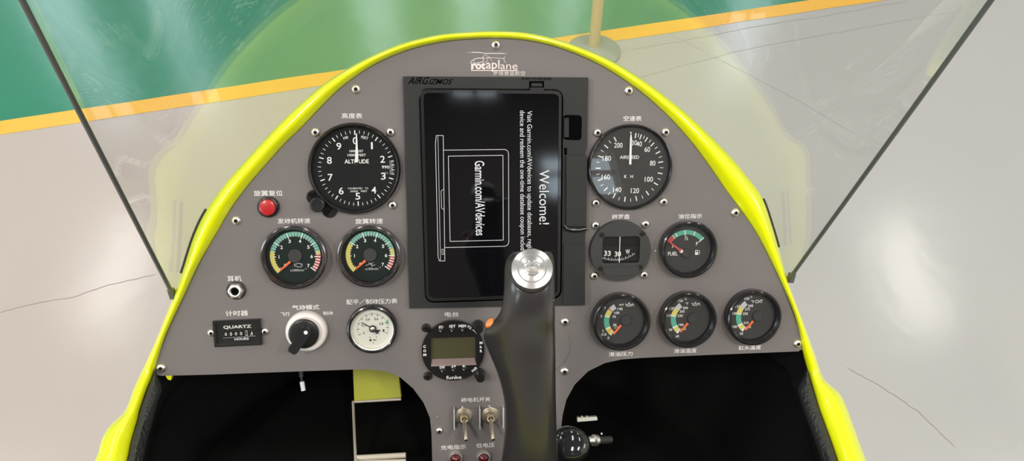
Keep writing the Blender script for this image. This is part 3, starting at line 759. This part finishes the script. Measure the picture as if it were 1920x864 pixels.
# compass
t, k, mw = inst('magnetic_compass', 'round black magnetic compass with a card window reading 33 30 W', 'compass', 1163.5, 470.5, .006)
wq = rrect(-35, -22.5, 36.5, 28, 6)
ring = [(57.5 * math.cos(2 * math.pi * j / 80), 57.5 * math.sin(2 * math.pi * j / 80)) for j in range(80)]
mb = MB()
def holed(mb, outer, inner, z0, z1, m, win='black', zin=None):
    """flat face with a hole: radial quads between two loops sampled by angle"""
    def at(loop, a, c):
        d = Vector((math.cos(a), math.sin(a))); best = None
        for i in range(len(loop)):
            p, q = Vector(loop[i]) - c, Vector(loop[(i + 1) % len(loop)]) - c; e = q - p
            den = d.x * e.y - d.y * e.x
            if abs(den) < 1e-12: continue
            tt = (p.x * e.y - p.y * e.x) / den; uu = (p.x * d.y - p.y * d.x) / den
            if tt > 0 and -1e-6 <= uu <= 1 + 1e-6: best = tt if best is None else max(best, tt)
        return c + d * best
    c = sum((Vector(p) for p in inner), Vector((0, 0))) / len(inner)
    angs = sorted(set([math.atan2(p[1] - c.y, p[0] - c.x) for p in inner] + [math.atan2(p[1] - c.y, p[0] - c.x) for p in outer] + [2 * math.pi * j / 72 - math.pi for j in range(72)]))
    aa = [angs[0]]
    for a in angs[1:]:
        if a - aa[-1] > 1e-4: aa.append(a)
    n = len(aa); oi = [at(outer, a, c) for a in aa]; ii = [at(inner, a, c) for a in aa]
    zin = z0 if zin is None else zin
    mb.add([(p.x, p.y, z1) for p in oi] + [(p.x, p.y, z1) for p in ii], [(j, (j + 1) % n, n + (j + 1) % n, n + j) for j in range(n)], m)
    mb.add([(p.x, p.y, z1) for p in ii] + [(p.x, p.y, zin) for p in ii], [(j, (j + 1) % n, n + (j + 1) % n, n + j) for j in range(n)], win)
    mb.add([(p.x, p.y, z0) for p in oi] + [(p.x, p.y, z1) for p in oi], [(j, (j + 1) % n, n + (j + 1) % n, n + j) for j in range(n)], m)
M['comp'] = mat('black_compass_case', (.030, .030, .029), .5)
holed(mb, ring, wq, 0, 14, 'comp', 'black', 3); mb.build('case', t, k=k)
MB().prism(wq, 2, 3, 'dial').build('window_floor', t, k=k)
mb = MB(); pts = [(-40, -8), (-20, -12), (0, -13), (15, -10), (28, -4)]
cd_ = []
for j in range(25):      # curved card
    a = R(205 + j * 5.6); cd_.append((38 * math.cos(a) * 1.0, 3 + 4 + 5 * abs(math.sin(a))))
mb.add([(x, -19, z) for x, z in cd_] + [(x, 8, z - 2) for x, z in cd_], [(j, j + 1, 26 + j, 25 + j) for j in range(24)], 'dial')
mb.build('compass_card', t, k=k)
mb = MB()
mb.text('33', -25, -4, 13, 10, 12.2, 'white', -2, .02); mb.text('30', -5, -5.5, 12, 10, 12.2, 'white', 1, .02); mb.text('W', 14, -1.5, 8, 9, 12.2, 'white', 6, .02)
for j in range(19):
    x = -33 + j * 3.3; yb = -15.5 + .0065 * (x + 8) ** 2 + (.15 * max(0, x - 5)); mb.box(x - .5, yb - 3, x + .5, yb + (1.8 if j % 2 else 0), 12.2, 12.25, 'white')
mb.build('card_markings', t, k=k, flat=True)
MB().box(-2.6, -22, -1.2, 27.5, 12.4, 13, 'white').build('lubber_line', t, k=k)
MB().prism(rrect(-34.9, -22.4, 36.4, 27.9, 6), 13.2, 13.7, 'glass').build('glass', t, k=k)
mb = MB().prism([(-35, -30), (36, -30), (34, -46), (-30, -46)], 13, 16.5, 'comp'); mb.build('cover', t, k=k, bevel=.0006)
for x, y in ((-37, 32), (40, 33), (-38, -32), (38, -31)):
    mb = MB().lathe([(5, 13.8), (5, 15.2), (4, 16), (0, 16)], 'dscrew', c=(x, y), n=20); mb.box(x - 3.5, y - .5, x + 3.5, y + .5, 16, 16.2, 'recess'); mb.build('face_screw', t, k=k)
for p in ((1117, 423), (1211, 421), (1115, 518), (1208.5, 516)): screw(*p, t, mw)

# push button
t, k, mw = inst('push_button', 'round red push button in a black collar, left of the altimeter', 'button', 502, 388.5, .004)
mb = MB().lathe([(20, 0), (20, 5), (18.5, 8), (16, 9), (15.5, 7)], 'black', n=48); mb.f.pop(); mb.m.pop(); mb.build('collar', t, k=k)
MB().lathe([(15.2, 2), (15.2, 13), (14, 15), (11, 16), (0, 16.3)], 'redb', n=48).build('button_cap', t, k=k)

# headphone socket
t, k, mw = inst('headphone_socket', 'chrome headphone socket with a dark hole, above the hour meter', 'socket', 441, 546, .004)
mb = MB().lathe([(18, 0), (18, 1.5), (17, 2), (0, 2)], 'gasket', n=48); mb.build('washer', t, k=k)
mb = MB().lathe([(15.5, 2), (15.5, 8), (14, 10), (11, 10.2)], 'steel', n=6); mb.f.pop(); mb.m.pop()
mb.lathe([(12.5, 9), (12, 12), (9.5, 13), (7.5, 12), (7.2, 4)], 'steel', n=36, mats=['steel'] * 5); mb.f.pop(); mb.m.pop()
mb.disc(7.3, 5, 'recess'); mb.build('nut', t, k=k)

# hour meter
t, k, mw = inst('hour_meter', 'rectangular black hour meter reading QUARTZ and HOURS, lower left', 'hour meter', 445, 624.5, .003, 1.2)
mb = MB(); holed(mb, [(-43, -25), (43, -25), (43, 25), (-43, 25)], [(-38, -21), (38, -21), (38, 21), (-38, 21)], 0, 7, 'black', 'gloss', 2.5); mb.build('frame', t, k=k)
MB().box(-38.5, -21.5, 38.5, 21.5, 1, 2.5, 'black').build('face', t, k=k)
mb = MB(); mb.text('QUARTZ', 0, 11, 51, 7, 2.8, 'white', bold=.03)
for j in range(5): mb.box(-25 + j * 9.6, -7, -18.5 + j * 9.6, 2.5, 2.6, 2.9, 'recess')
for j in range(4): mb.text('0', -21.8 + j * 9.3, -2, 4, 6.5, 3.1, 'white')
mb.box(13.5, -7, 18, 3, 2.8, 2.9, 'white'); mb.text('1', 15.7, -2, 2, 6, 3.0, 'ink'); mb.text('.4', 24.5, -3, 5, 8, 3.1, 'white'); mb.stroke([(-27, -9), (32, -8)], .6, 3, 'grey')
mb.text('HOURS', 6, -12.5, 26, 4.6, 2.8, 'white', bold=.03); mb.build('markings', t, k=k, flat=True)
MB().box(-38, -21, 38, 21, 5, 5.6, 'glass').build('window', t, k=k)
for p in ((395.6, 625), (496, 622.5)): screw(*p, t, mw, 7.6)

# rotary selector
t, k, mw = inst('selector_switch', 'black rotary selector knob with a white dot on an ivory ring', 'switch', 573, 624, .008)
MB().lathe([(38.5, 0), (38.5, 8), (37.5, 13), (35, 15.5), (30, 16.5), (28, 15), (0, 15)], 'ivory', n=72).build('ring', t, k=k, label='ivory ring')
mb = MB().lathe([(28, 15), (28.3, 20), (27, 23), (24, 24), (0, 24)], 'black', c=(-3, -1), n=56); mb.build('knob', t, k=k)
d = Vector((-.57, -.82)); p_ = Vector((.82, -.57)); c = Vector((-3, -1))
q = [c + d * -16 + p_ * 10, c + d * -20 + p_ * 4, c + d * -20 - p_ * 4, c + d * -16 - p_ * 10, c + d * 30 - p_ * 9, c + d * 35 - p_ * 6, c + d * 35 + p_ * 6, c + d * 30 + p_ * 9]
MB().prism([tuple(x) for x in q], 23, 44, 'black').build('handle', t, k=k, bevel=.0012)
MB().lathe([(3.6, 44), (3.6, 44.6), (0, 44.8)], 'white', c=(5, 9), n=24).build('dot', t, k=k, label='white dot')

# radio
t, k, mw = inst('radio', 'round black radio with an olive display below the tablet, left of the stick', 'radio', 849.7, 658, .005)
mb = MB(); ring = [(58.5 * math.cos(2 * math.pi * j / 80), 58.5 * math.sin(2 * math.pi * j / 80)) for j in range(80)]
holed(mb, ring, [(-42, -29), (44, -29), (42, 26), (-41, 26)], 0, 9, 'gloss', 'black', 2); mb.build('case', t, k=k)
MB().box(-42.5, -16.5, 42.5, 26.5, 1, 3, 'lcd').build('display', t, k=k, label='olive unlit display')
mb = MB(); mb.add([(-40, -17, 3), (41, -17, 3), (44, -29, 9.2), (-42, -29, 9.2)], [(3, 2, 1, 0)], 'ivory'); M['sill_reflection'] = mat('pink_reflection_tone', (.30, .22, .20), .15, coat=.6)  # pink tone paints a reflection onto the strip below the display
mb.m = ['sill_reflection']; mb.build('display_sill', t, k=k, label='sloped lower edge of the display with a pinkish reflection painted on')
MB().add([(-41.5, -28.8, 8), (43.5, -28.8, 8), (41.7, 25.8, 8), (-40.7, 25.8, 8)], [(0, 1, 2, 3)], 'glass').build('glass', t, k=k, flat=True)
mb = MB(); z = 9.2
for s, x, y, wd, ht, rt_ in (('I/O', -22, 47, 8, 5.2, 0), ('SET', -1, 48, 12, 5.2, 0), ('MEM', 17.5, 48, 14, 5.2, 0), ('VOL', 31, 45, 10, 5, -35), ('C', -53, 10, 4.8, 5.2, 0), ('O', -53, 1.8, 5, 5.2, 0), ('M', -53, -6, 5.4, 5.2, 0),
        ('M', 52.5, 14, 5.4, 5.2, 0), ('k', 52.5, 6, 4.4, 5.2, 0), ('R', 52.5, -2, 4.4, 5.2, 0), ('DW', -20.5, -31.5, 10, 5, 0), ('▲▼', 0.5, -30.5, 9, 5, 0), ('▶', 20.5, -30.5, 6, 4.5, 0), ('PWR', 40, -38, 12, 5, 45), ('funke', 1, -52, 29, 7, 0)):
    mb.text(s, x, y, wd, ht, z, 'white', rt_, .03 if s != 'funke' else .012)
mb.prism([(36, 40), (44, 32), (41, 41)], z, z + .1, 'white')
mb.build('markings', t, k=k, flat=True)
for x, y in ((-22, 40), (-1, 40), (19, 40.5), (-20, -38), (1, -37), (21, -36.5)):
    mb = MB().lathe([(5, 9), (4.6, 12), (3.5, 13), (0, 13)], 'gloss', c=(x, y), n=24); mb.lathe([(1, 13), (.9, 13.4), (0, 13.5)], 'white', c=(x - 1.5, y), n=10); mb.build('push_key', t, k=k)
for x, y, hh in ((47, 47, 30), (49.5, -48, 30)):
    mb = MB().lathe([(10.5, 2), (10.5, 14), (9, 16), (8.5, hh), (7.5, hh + 2.5), (0, hh + 2.5)], 'black', c=(x, y), n=16, )
    mb.build('knob', t, k=k, angle=20)
for x, y in ((-50, 44), (-48, -50.5)):
    mb = MB().lathe([(8.2, 0), (8, 4), (6, 6), (0, 6.4)], 'dscrew', c=(x, y), n=28); mb.box(x - 5, y - .8, x + 5, y + .8, 6.2, 6.6, 'recess'); mb.box(x - .8, y - 5, x + .8, y + 5, 6.2, 6.6, 'recess'); mb.build('screw', t, k=k, label='dark cross head screw')

# toggle switches with guards
def toggle(label, px, py, gl, gr):
    t, k, mw = inst('toggle_switch', label, 'switch', px, py, .004, 0, 'two magneto toggle switches')
    mb = MB().lathe([(16.5, 0), (16.5, 2), (15, 2.6), (13, 2.6)], 'brass', n=40); mb.build('washer', t, k=k)
    mb = MB().lathe([(13.5, 2.5), (13.5, 7), (12, 9), (9, 9.2), (8.6, 6), (0, 5)], 'brass', n=30)
    mb.lathe([(8, 5), (8, 14), (6.8, 16), (5, 15), (4.5, 8), (0, 8)], 'brass', n=28); mb.build('nut', t, k=k)
    mb = MB().tube([(0, 0, 8), (.3, -4, 18), (.8, -14, 36), (1.2, -22, 50), (1.3, -24, 53)], [3.6, 3.4, 3.8, 4.6, 3.2], 'brass', n=18); mb.build('lever', t, k=k)
    for i, g in enumerate((gl, gr)):
        if g is None: continue
        mb = MB(); mb.prism([(g, -20), (g + 1.8, -20), (g + 1.8, 21), (g, 21)], 0, 15, 'grey'); mb.build('guard', t, k=k, bevel=.0003, label='thin upright metal guard plate')
    mb = MB(); mb.box(gl + 1.6, -18, (gr if gr else gl + 45), 15, 0, 1.2, 'plate'); mb.build('guard_base', t, k=k, bevel=.0002)
toggle('left metal toggle switch marked 1, between upright guard plates', 870, 783, -19.5, None)
toggle('right metal toggle switch marked 2, against the control stick', 919.6, 782, -21, 23)

# warning lamps
def lamp(label, px, py):
    t, k, mw = inst('warning_lamp', label, 'indicator lamp', px, py, .005, 0, 'two dark red warning lamps')
    mb = MB().lathe([(14, 0), (14, 3), (13, 9), (11.5, 11), (9.5, 10.5), (9.3, 6)], 'steel', n=40); mb.f.pop(); mb.m.pop(); mb.build('bezel', t, k=k)
    MB().lathe([(9.4, 5), (9, 10), (7, 13), (4, 15), (0, 16)], 'lens', n=36).build('lens', t, k=k, label='dark red lens')
lamp('left dark red warning lamp in a silver ring, under the left toggle switch', 854, 861)
lamp('right dark red warning lamp in a silver ring, next to the stick', 907, 860)

# ------------------------------------------------------------------ tablet dock
hD = .006
t = empty('tablet_dock', PM.copy(), 'black plastic dock frame holding the tablet in the middle of the panel', 'mounting frame')
Lx = lambda px, py, h=hD: tuple(L(px, py, h).xy)
outer = [Lx(*p) for p in ((756, 143), (1103, 145), (1101, 276), (1098, 277), (1097.5, 291), (1101, 292), (1099, 432), (1097, 440), (1097, 572), (768, 578))]
cav = [tuple(p) for p in rquad([Vector(Lx(785, 165)), Vector(Lx(1056, 167)), Vector(Lx(1053, 560)), Vector(Lx(797, 568))], .009)]
mb = MB(); holed(mb, outer, cav, 0, hD, 'mount', 'recess', .0005); mb.build('frame', t, bevel=None)
mb = MB()
mb.prism([tuple(p) for p in rquad([Vector(Lx(1056, 215)), Vector(Lx(1091, 216)), Vector(Lx(1090, 263)), Vector(Lx(1056, 262))], .0035)], hD, hD + .00025, 'recess')  # no real hollow: a flat black patch paints the pocket's shade
mb.build('pocket_shade', t, label='flat black patch imitating the shade of a recessed pocket')
mb = MB(); mb.prism([Lx(1057, 221), Lx(1066, 221), Lx(1066, 257), Lx(1057, 257)], hD, hD + .0018, 'bezel2'); mb.build('pocket_tongue', t, bevel=.0003)
mb = MB(); mb.prism([Lx(1058, 277), Lx(1063, 277), Lx(1063, 290), Lx(1058, 290)], hD, hD + .0003, 'recess'); mb.build('notch_shade', t)  # black patch painting the shade of the cut-out
mb = MB(); h2 = hD + .003
mb.prism([Lx(*p, h2) for p in ((1062, 291), (1101, 292), (1099.5, 424), (1062, 424))], hD, h2, 'mount')
mb.build('latch', t, bevel=.0006)
mb = MB(); mb.tube([L(*p, hD + .0035) for p in ((1057, 421), (1062, 428), (1072, 431), (1086, 431), (1100, 428))], [.0008, .0016, .0019, .0019, .0016], 'bezel2', n=12); mb.build('latch_lip', t)
mb = MB(); mb.prism([Lx(*p, hD + .0015) for p in ((1057, 458), (1097, 458), (1096.5, 570), (1056, 571))], hD, hD + .0012, 'mount'); mb.build('lower_cover', t, bevel=.0004)
mb = MB(); mb.prism([Lx(*p) for p in ((992, 152), (1020, 152), (1020, 170), (992, 170))], hD, hD + .0003, 'recess'); mb.prism([Lx(*p) for p in ((996, 156), (1016, 156), (1016, 162), (996, 162))], hD, hD + .0016, 'mount')
mb.prism([Lx(*p) for p in ((993, 164), (1019, 164), (1019, 171), (993, 171))], hD, hD + .0022, 'bezel2'); mb.build('release_tab', t, bevel=.0002)
mb = MB(); a, b = Vector(Lx(764, 158)), Vector(Lx(849, 145)); c = (a + b) / 2
ar = Vector(Lx(764, 158)), Vector(Lx(805, 144.5)); cc = (ar[0] + ar[1]) / 2; mb.text('AIRG', cc.x, cc.y, ar[1].x - ar[0].x, ar[1].y - ar[0].y, hD + .0002, 'recess', 0, .01, .5)
ar = Vector(Lx(803, 158)), Vector(Lx(849, 148)); cc = (ar[0] + ar[1]) / 2; mb.text('IZMOS', cc.x, cc.y, ar[1].x - ar[0].x, ar[1].y - ar[0].y, hD + .0002, 'recess', 0, .01, .5); mb.build('maker_lettering', t, flat=True); mb = MB()
c = Vector(Lx(1006, 147.5)); mb.text('PUSH TO RELEASE', c.x, c.y, .026, .0021, hD + .0002, 'recess'); mb.build('lettering', t, flat=True)

# tablet
hT = .0095
t = empty('tablet', PM.copy(), 'black touchscreen tablet showing a Welcome screen turned on its side', 'tablet')
body = [tuple(p) for p in rquad([Vector(Lx(788, 168, hT)), Vector(Lx(1053, 170, hT)), Vector(Lx(1050, 557, hT)), Vector(Lx(799, 565, hT))], .008)]
scr = [tuple(p) for p in rquad([Vector(Lx(794, 174, hT)), Vector(Lx(1048, 176, hT)), Vector(Lx(1045, 552, hT)), Vector(Lx(804, 559, hT))], .005)]
mb = MB(); holed(mb, body, scr, .0008, hT, 'bezel2', 'black', hT - .0008); mb.build('case', t, angle=30)
MB().prism(scr, hT - .0025, hT - .0008, 'screen').build('screen', t)
mb = MB(); hz = hT - .0006
def sl(pts, wd=1.3, closed=False): mb.stroke([Lx(*p, hz) for p in pts], wd * .00040, hz, 'scr_line', closed)
sl([(818, 254), (831, 254), (834, 489), (824, 489), (821.5, 482), (816.5, 270)], 1.1, True); sl([(821, 256), (821.5, 270), (826, 488)], .8)
sl([(831, 281.5), (947, 280), (952, 283), (953.5, 288), (954, 454), (952, 459), (947, 461.5), (834, 464)], 1.1)
sl([(840.6, 292.7), (943, 291), (943.6, 450), (844, 452.5)], 1.1, True)
sl([(831, 355), (827, 358), (828, 390), (832, 393)], .9); sl([(828.5, 467), (831.5, 467), (832, 477), (829, 477)], .7, True)
def vtext(s, xa, xb, ya, yb, bold=.0):
    a, b = Vector(Lx(xa, yb, hz)), Vector(Lx(xb, ya, hz)); c = (a + b) / 2
    c2 = Vector(Lx((xa + xb) / 2, (ya + yb) / 2, hz)); mb.text(s, c2.x, c2.y, abs(Vector(Lx(xa, ya, hz)).y - Vector(Lx(xa, yb, hz)).y), (xb - xa) * .00047, hz, 'scr_line', -90 + .6, bold)
vtext('Garmin.com/AVdevices', 891, 909, 302, 442, .01)
vtext('Welcome!', 1011, 1030, 319, 421)
vtext('Visit Garmin.com/AVdevices to update databases, regis', 986, 998, 210, 471); vtext('device and redeem the one-time database coupon includ', 972.5, 984.5, 209, 471)
mb.build('screen_image', t, flat=True, label='white line drawing and words on the dark screen')

# ------------------------------------------------------------------ control stick
def Wm(px, py, Z): return W(px, py, Z)
t = empty('control_stick', Matrix.Translation(W(998, 900, .56)), 'black control stick grip with a silver top button standing in front of the panel', 'control stick')
def tl(p): return p - t.location
st_ = [  # py, left px, right px, depth
    (472, 962, 1034, .4975), (482, 950, 1039, .492), (500, 945, 1040, .484), (530, 945, 1040, .478), (560, 944, 1040.5, .480), (585, 939, 1041, .484), (600, 928, 1041, .487), (612, 912, 1041, .490), (624, 904, 1041.5, .493),
    (638, 907, 1041.5, .496), (655, 914, 1042, .499), (680, 925, 1042, .503), (705, 935, 1042, .508), (735, 943, 1042, .513), (770, 948, 1043, .520), (810, 947, 1044, .528), (850, 941, 1046, .537), (900, 936, 1050, .55), (950, 934, 1054, .565)]
mb = MB(); vs = []; nn = 28
for i, (py, l, r_, Z) in enumerate(st_):
    c = (l + r_) / 2; hwid = (r_ - l) / 2
    cpos = c
    th = .017 if i > 2 else (.009, .013, .016)[i]
    for j in range(nn):
        a = 2 * math.pi * j / nn; ca, sa = math.cos(a), math.sin(a)
        x = math.copysign(abs(ca) ** .8, ca); zz = math.copysign(abs(sa) ** .9, sa)
        # keep the body's bulk at the right, the thumb rest thins out to the left
        thin = 1.0
        if x < 0 and hwid > 52: thin = 1 - .45 * min(1, (hwid - 52) / 14) * (-x) ** 1.5
        P0 = W(cpos + hwid * x, py, Z + .016); vs.append(tl(P0 - fw * (zz * th * thin)))
fs = [(i * nn + j, i * nn + (j + 1) % nn, (i + 1) * nn + (j + 1) % nn, (i + 1) * nn + j) for i in range(len(st_) - 1) for j in range(nn)]
fs += [tuple(range(nn)), tuple((len(st_) - 1) * nn + j for j in range(nn - 1, -1, -1))]
mb.add(vs, fs, 'gripm'); mb.build('grip', t, sub=1, angle=180)
mb = MB(); b0 = W(992, 940, .578); mb.tube([b0 - t.location, b0 - t.location + Vector((0, -.01, -.30))], .011, 'steel', n=20); mb.build('shaft', t, label='metal shaft below the grip')
# silver top
axis = (-fw + up * .28).normalized(); xr = rt; yr = axis.cross(xr)
cp = W(997.5, 504, .452)
AM = Matrix(((xr.x, yr.x, axis.x, 0), (xr.y, yr.y, axis.y, 0), (xr.z, yr.z, axis.z, 0), (0, 0, 0, 1)))
am = Matrix.Translation(cp - t.location) @ AM
kk = .452 / F
mb = MB().lathe([(30, -26), (33, -22), (36, -12), (39, -3), (39.3, 0), (38.2, 2), (28, 4.5), (27, 3.2), (25.5, 3.2), (24.5, 5), (16, 7), (15, 6)], 'alu', n=72)
mb.f.pop(); mb.m.pop(); o = mb.build('top_cap', t, k=kk, label='bright turned aluminium cap'); o.matrix_local = am
mb = MB().lathe([(15.5, 5), (15, 9), (13, 10), (11.5, 9), (11, 13), (9.5, 14.5), (7.5, 13.5), (6.5, 18), (5, 20), (0, 20.5)], 'alu', n=48); o = mb.build('top_button', t, k=kk, label='small stepped silver button'); o.matrix_local = am
o = MB().lathe([(40, -34), (39, -26), (33, -20), (0, -20)], 'gripm', n=48).build('collar', t, k=kk); o.matrix_local = am
# orange thumb switch
c = W(917, 603, .476) - t.location
mb = MB().add([], [], 'orange2'); mb.lathe([(9, -8), (9, 2), (7.5, 5), (0, 6)], 'orange2', n=28, sx=.7, sy=1.25)
o = mb.build('thumb_button', t, k=kk, label='orange button on the thumb rest'); o.matrix_local = Matrix.Translation(W(918, 605, .492) - t.location) @ AM @ Matrix.Rotation(R(-38), 4, 'Z')
# small set screw on the right flank
o = MB().lathe([(3.5, 0), (3.2, 2), (0, 2.6)], 'dscrew', n=16).build('set_screw', t, k=kk); o.matrix_local = Matrix.Translation(W(1037, 562, .482) - t.location) @ AM

# black knob beside the stick
Zk = .60
t = empty('lever_knob', Matrix.Translation(W(1068, 833, Zk)), 'glossy black oval knob right of the stick base, with a silver shaft', 'lever')
kz = Zk / F
ax = (-fw * .9 + up * .45 + rt * .1).normalized(); xr2 = rt - ax * rt.dot(ax); xr2.normalize(); yr2 = ax.cross(xr2)
KM = Matrix(((xr2.x, yr2.x, ax.x, 0), (xr2.y, yr2.y, ax.y, 0), (xr2.z, yr2.z, ax.z, 0), (0, 0, 0, 1)))
M['knobg'] = mat('polished_black_phenolic', (.02, .02, .022), .1, metal=.35, coat=1)
o = MB().lathe([(0, -20), (20, -19), (30, -13), (36, -3), (36, 5), (31, 14), (20, 20), (8, 22.5), (0, 23)], 'knobg', n=56, sx=1.08, sy=.95).build('knob', t, k=kz, angle=80); o.matrix_local = KM
o = MB().lathe([(25, -44), (28, -38), (28, -26), (22, -18), (0, -18)], 'knobg', n=48).build('collar', t, k=kz, label='polished dark collar'); o.matrix_local = Matrix.Translation(-up * .012) @ KM
mb = MB().tube([W(1090, 826, .625) - t.location, W(1112, 825, .63) - t.location, W(1113, 825, .63) - t.location, W(1118, 825, .632) - t.location], [.0035, .0035, .0048, .0048], 'steel', n=18); mb.build('shaft', t, label='silver shaft')
mb = MB().tube([W(1118, 825, .632) - t.location, W(1145, 824, .64) - t.location], .0032, 'gasket', n=14); mb.build('sleeve', t)

mb = MB(); mb.tube([Vector((0, 0, -.01)), Vector((.004, .01, -.26))], .009, 'gasket', n=16); mb.build('lever_arm', t)

# ------------------------------------------------------------------ bits seen in the dark footwells
def slab(pxs, Z, th, m, name, label, cat):
    c = sum(p[0] for p in pxs) / len(pxs), sum(p[1] for p in pxs) / len(pxs)
    o_ = W(c[0], c[1], Z); mb = MB()
    f = [W(*p, Z) - o_ for p in pxs]; b = [q + fw * th for q in f]; n = len(pxs)
    mb.add(f + b, [tuple(range(n))[::-1], tuple(range(n, 2 * n))] + [(i, (i + 1) % n, n + (i + 1) % n, n + i) for i in range(n)], m)
    o = mb.build(name, mw=Matrix.Translation(o_), bevel=.0005); tag(o, label, cat); return o
slab([(661, 680), (745, 680), (752.5, 745), (664, 752)], .78, .006, 'yellow2', 'inner_panel', 'dull yellow panel deep in the left footwell under the grey panel', 'panel')
mb = MB(); o_ = W(664, 800, .78)
mb.tube([W(664, 753, .785) - o_, W(752, 748, .785) - o_], .0014, 'beigem', n=8); mb.tube([W(662, 753, .785) - o_, W(667, 870, .70) - o_], .0014, 'beigem', n=8)
o = mb.build('support_frame', mw=Matrix.Translation(o_)); tag(o, 'thin metal frame edge running down below the dull yellow panel', 'frame')
mb = MB(); o_ = W(714, 856, .71); mb.tube([W(667, 858, .71) - o_, W(761, 853, .71) - o_], .0026, 'beigem', n=16); mb.tube([W(667, 867, .71) - o_, W(761, 864, .71) - o_], .0022, 'beigem', n=16)
o = mb.build('crossbar', mw=Matrix.Translation(o_)); tag(o, 'pale metal crossbar low in the left footwell', 'bar')
t = empty('cable_end', Matrix.Translation(W(566, 715, .70)), 'white cable tip hanging below the panel under the selector switch', 'cable')
MB().tube([W(564, 690, .70) - t.location, W(565, 706, .70) - t.location], .0022, 'gasket', n=10).build('sleeve', t); MB().tube([W(566, 715, .70) - t.location, W(569, 732, .70) - t.location], .0022, 'wire', n=12).build('tip', t, label='white tip')
MB().tube([W(565, 705, .70) - t.location, W(566, 716, .70) - t.location], .0012, 'gasket', n=8).build('wire', t)
t = empty('pedal_fitting', Matrix.Translation(W(1100, 787, .72)), 'small cream metal fitting in the right footwell beside the stick', 'fitting')
mb = MB(); f = [W(*p, .72) - t.location for p in ((1082, 783), (1119.5, 781.5), (1120.5, 788), (1082.5, 791))]; b = [q + fw * .006 for q in f]
mb.add(f + b, [(3, 2, 1, 0), (4, 5, 6, 7)] + [(i, (i + 1) % 4, 4 + (i + 1) % 4, 4 + i) for i in range(4)], 'cream'); mb.build('bar', t, bevel=.0004)
for px in (1090, 1099.5):
    MB().tube([W(px, 784, .722) - t.location, W(px + .5, 778.5, .722) - t.location], [.0024, .001], 'brass', n=10).build('bolt', t)
o = MB().lathe([(.001, 0), (.0008, .0008), (0, .001)], 'white', n=10).build('rivet', mw=Matrix.Translation(W(1128, 813, .70))); tag(o, 'tiny white rivet dot in the right footwell above the shaft', 'rivet')
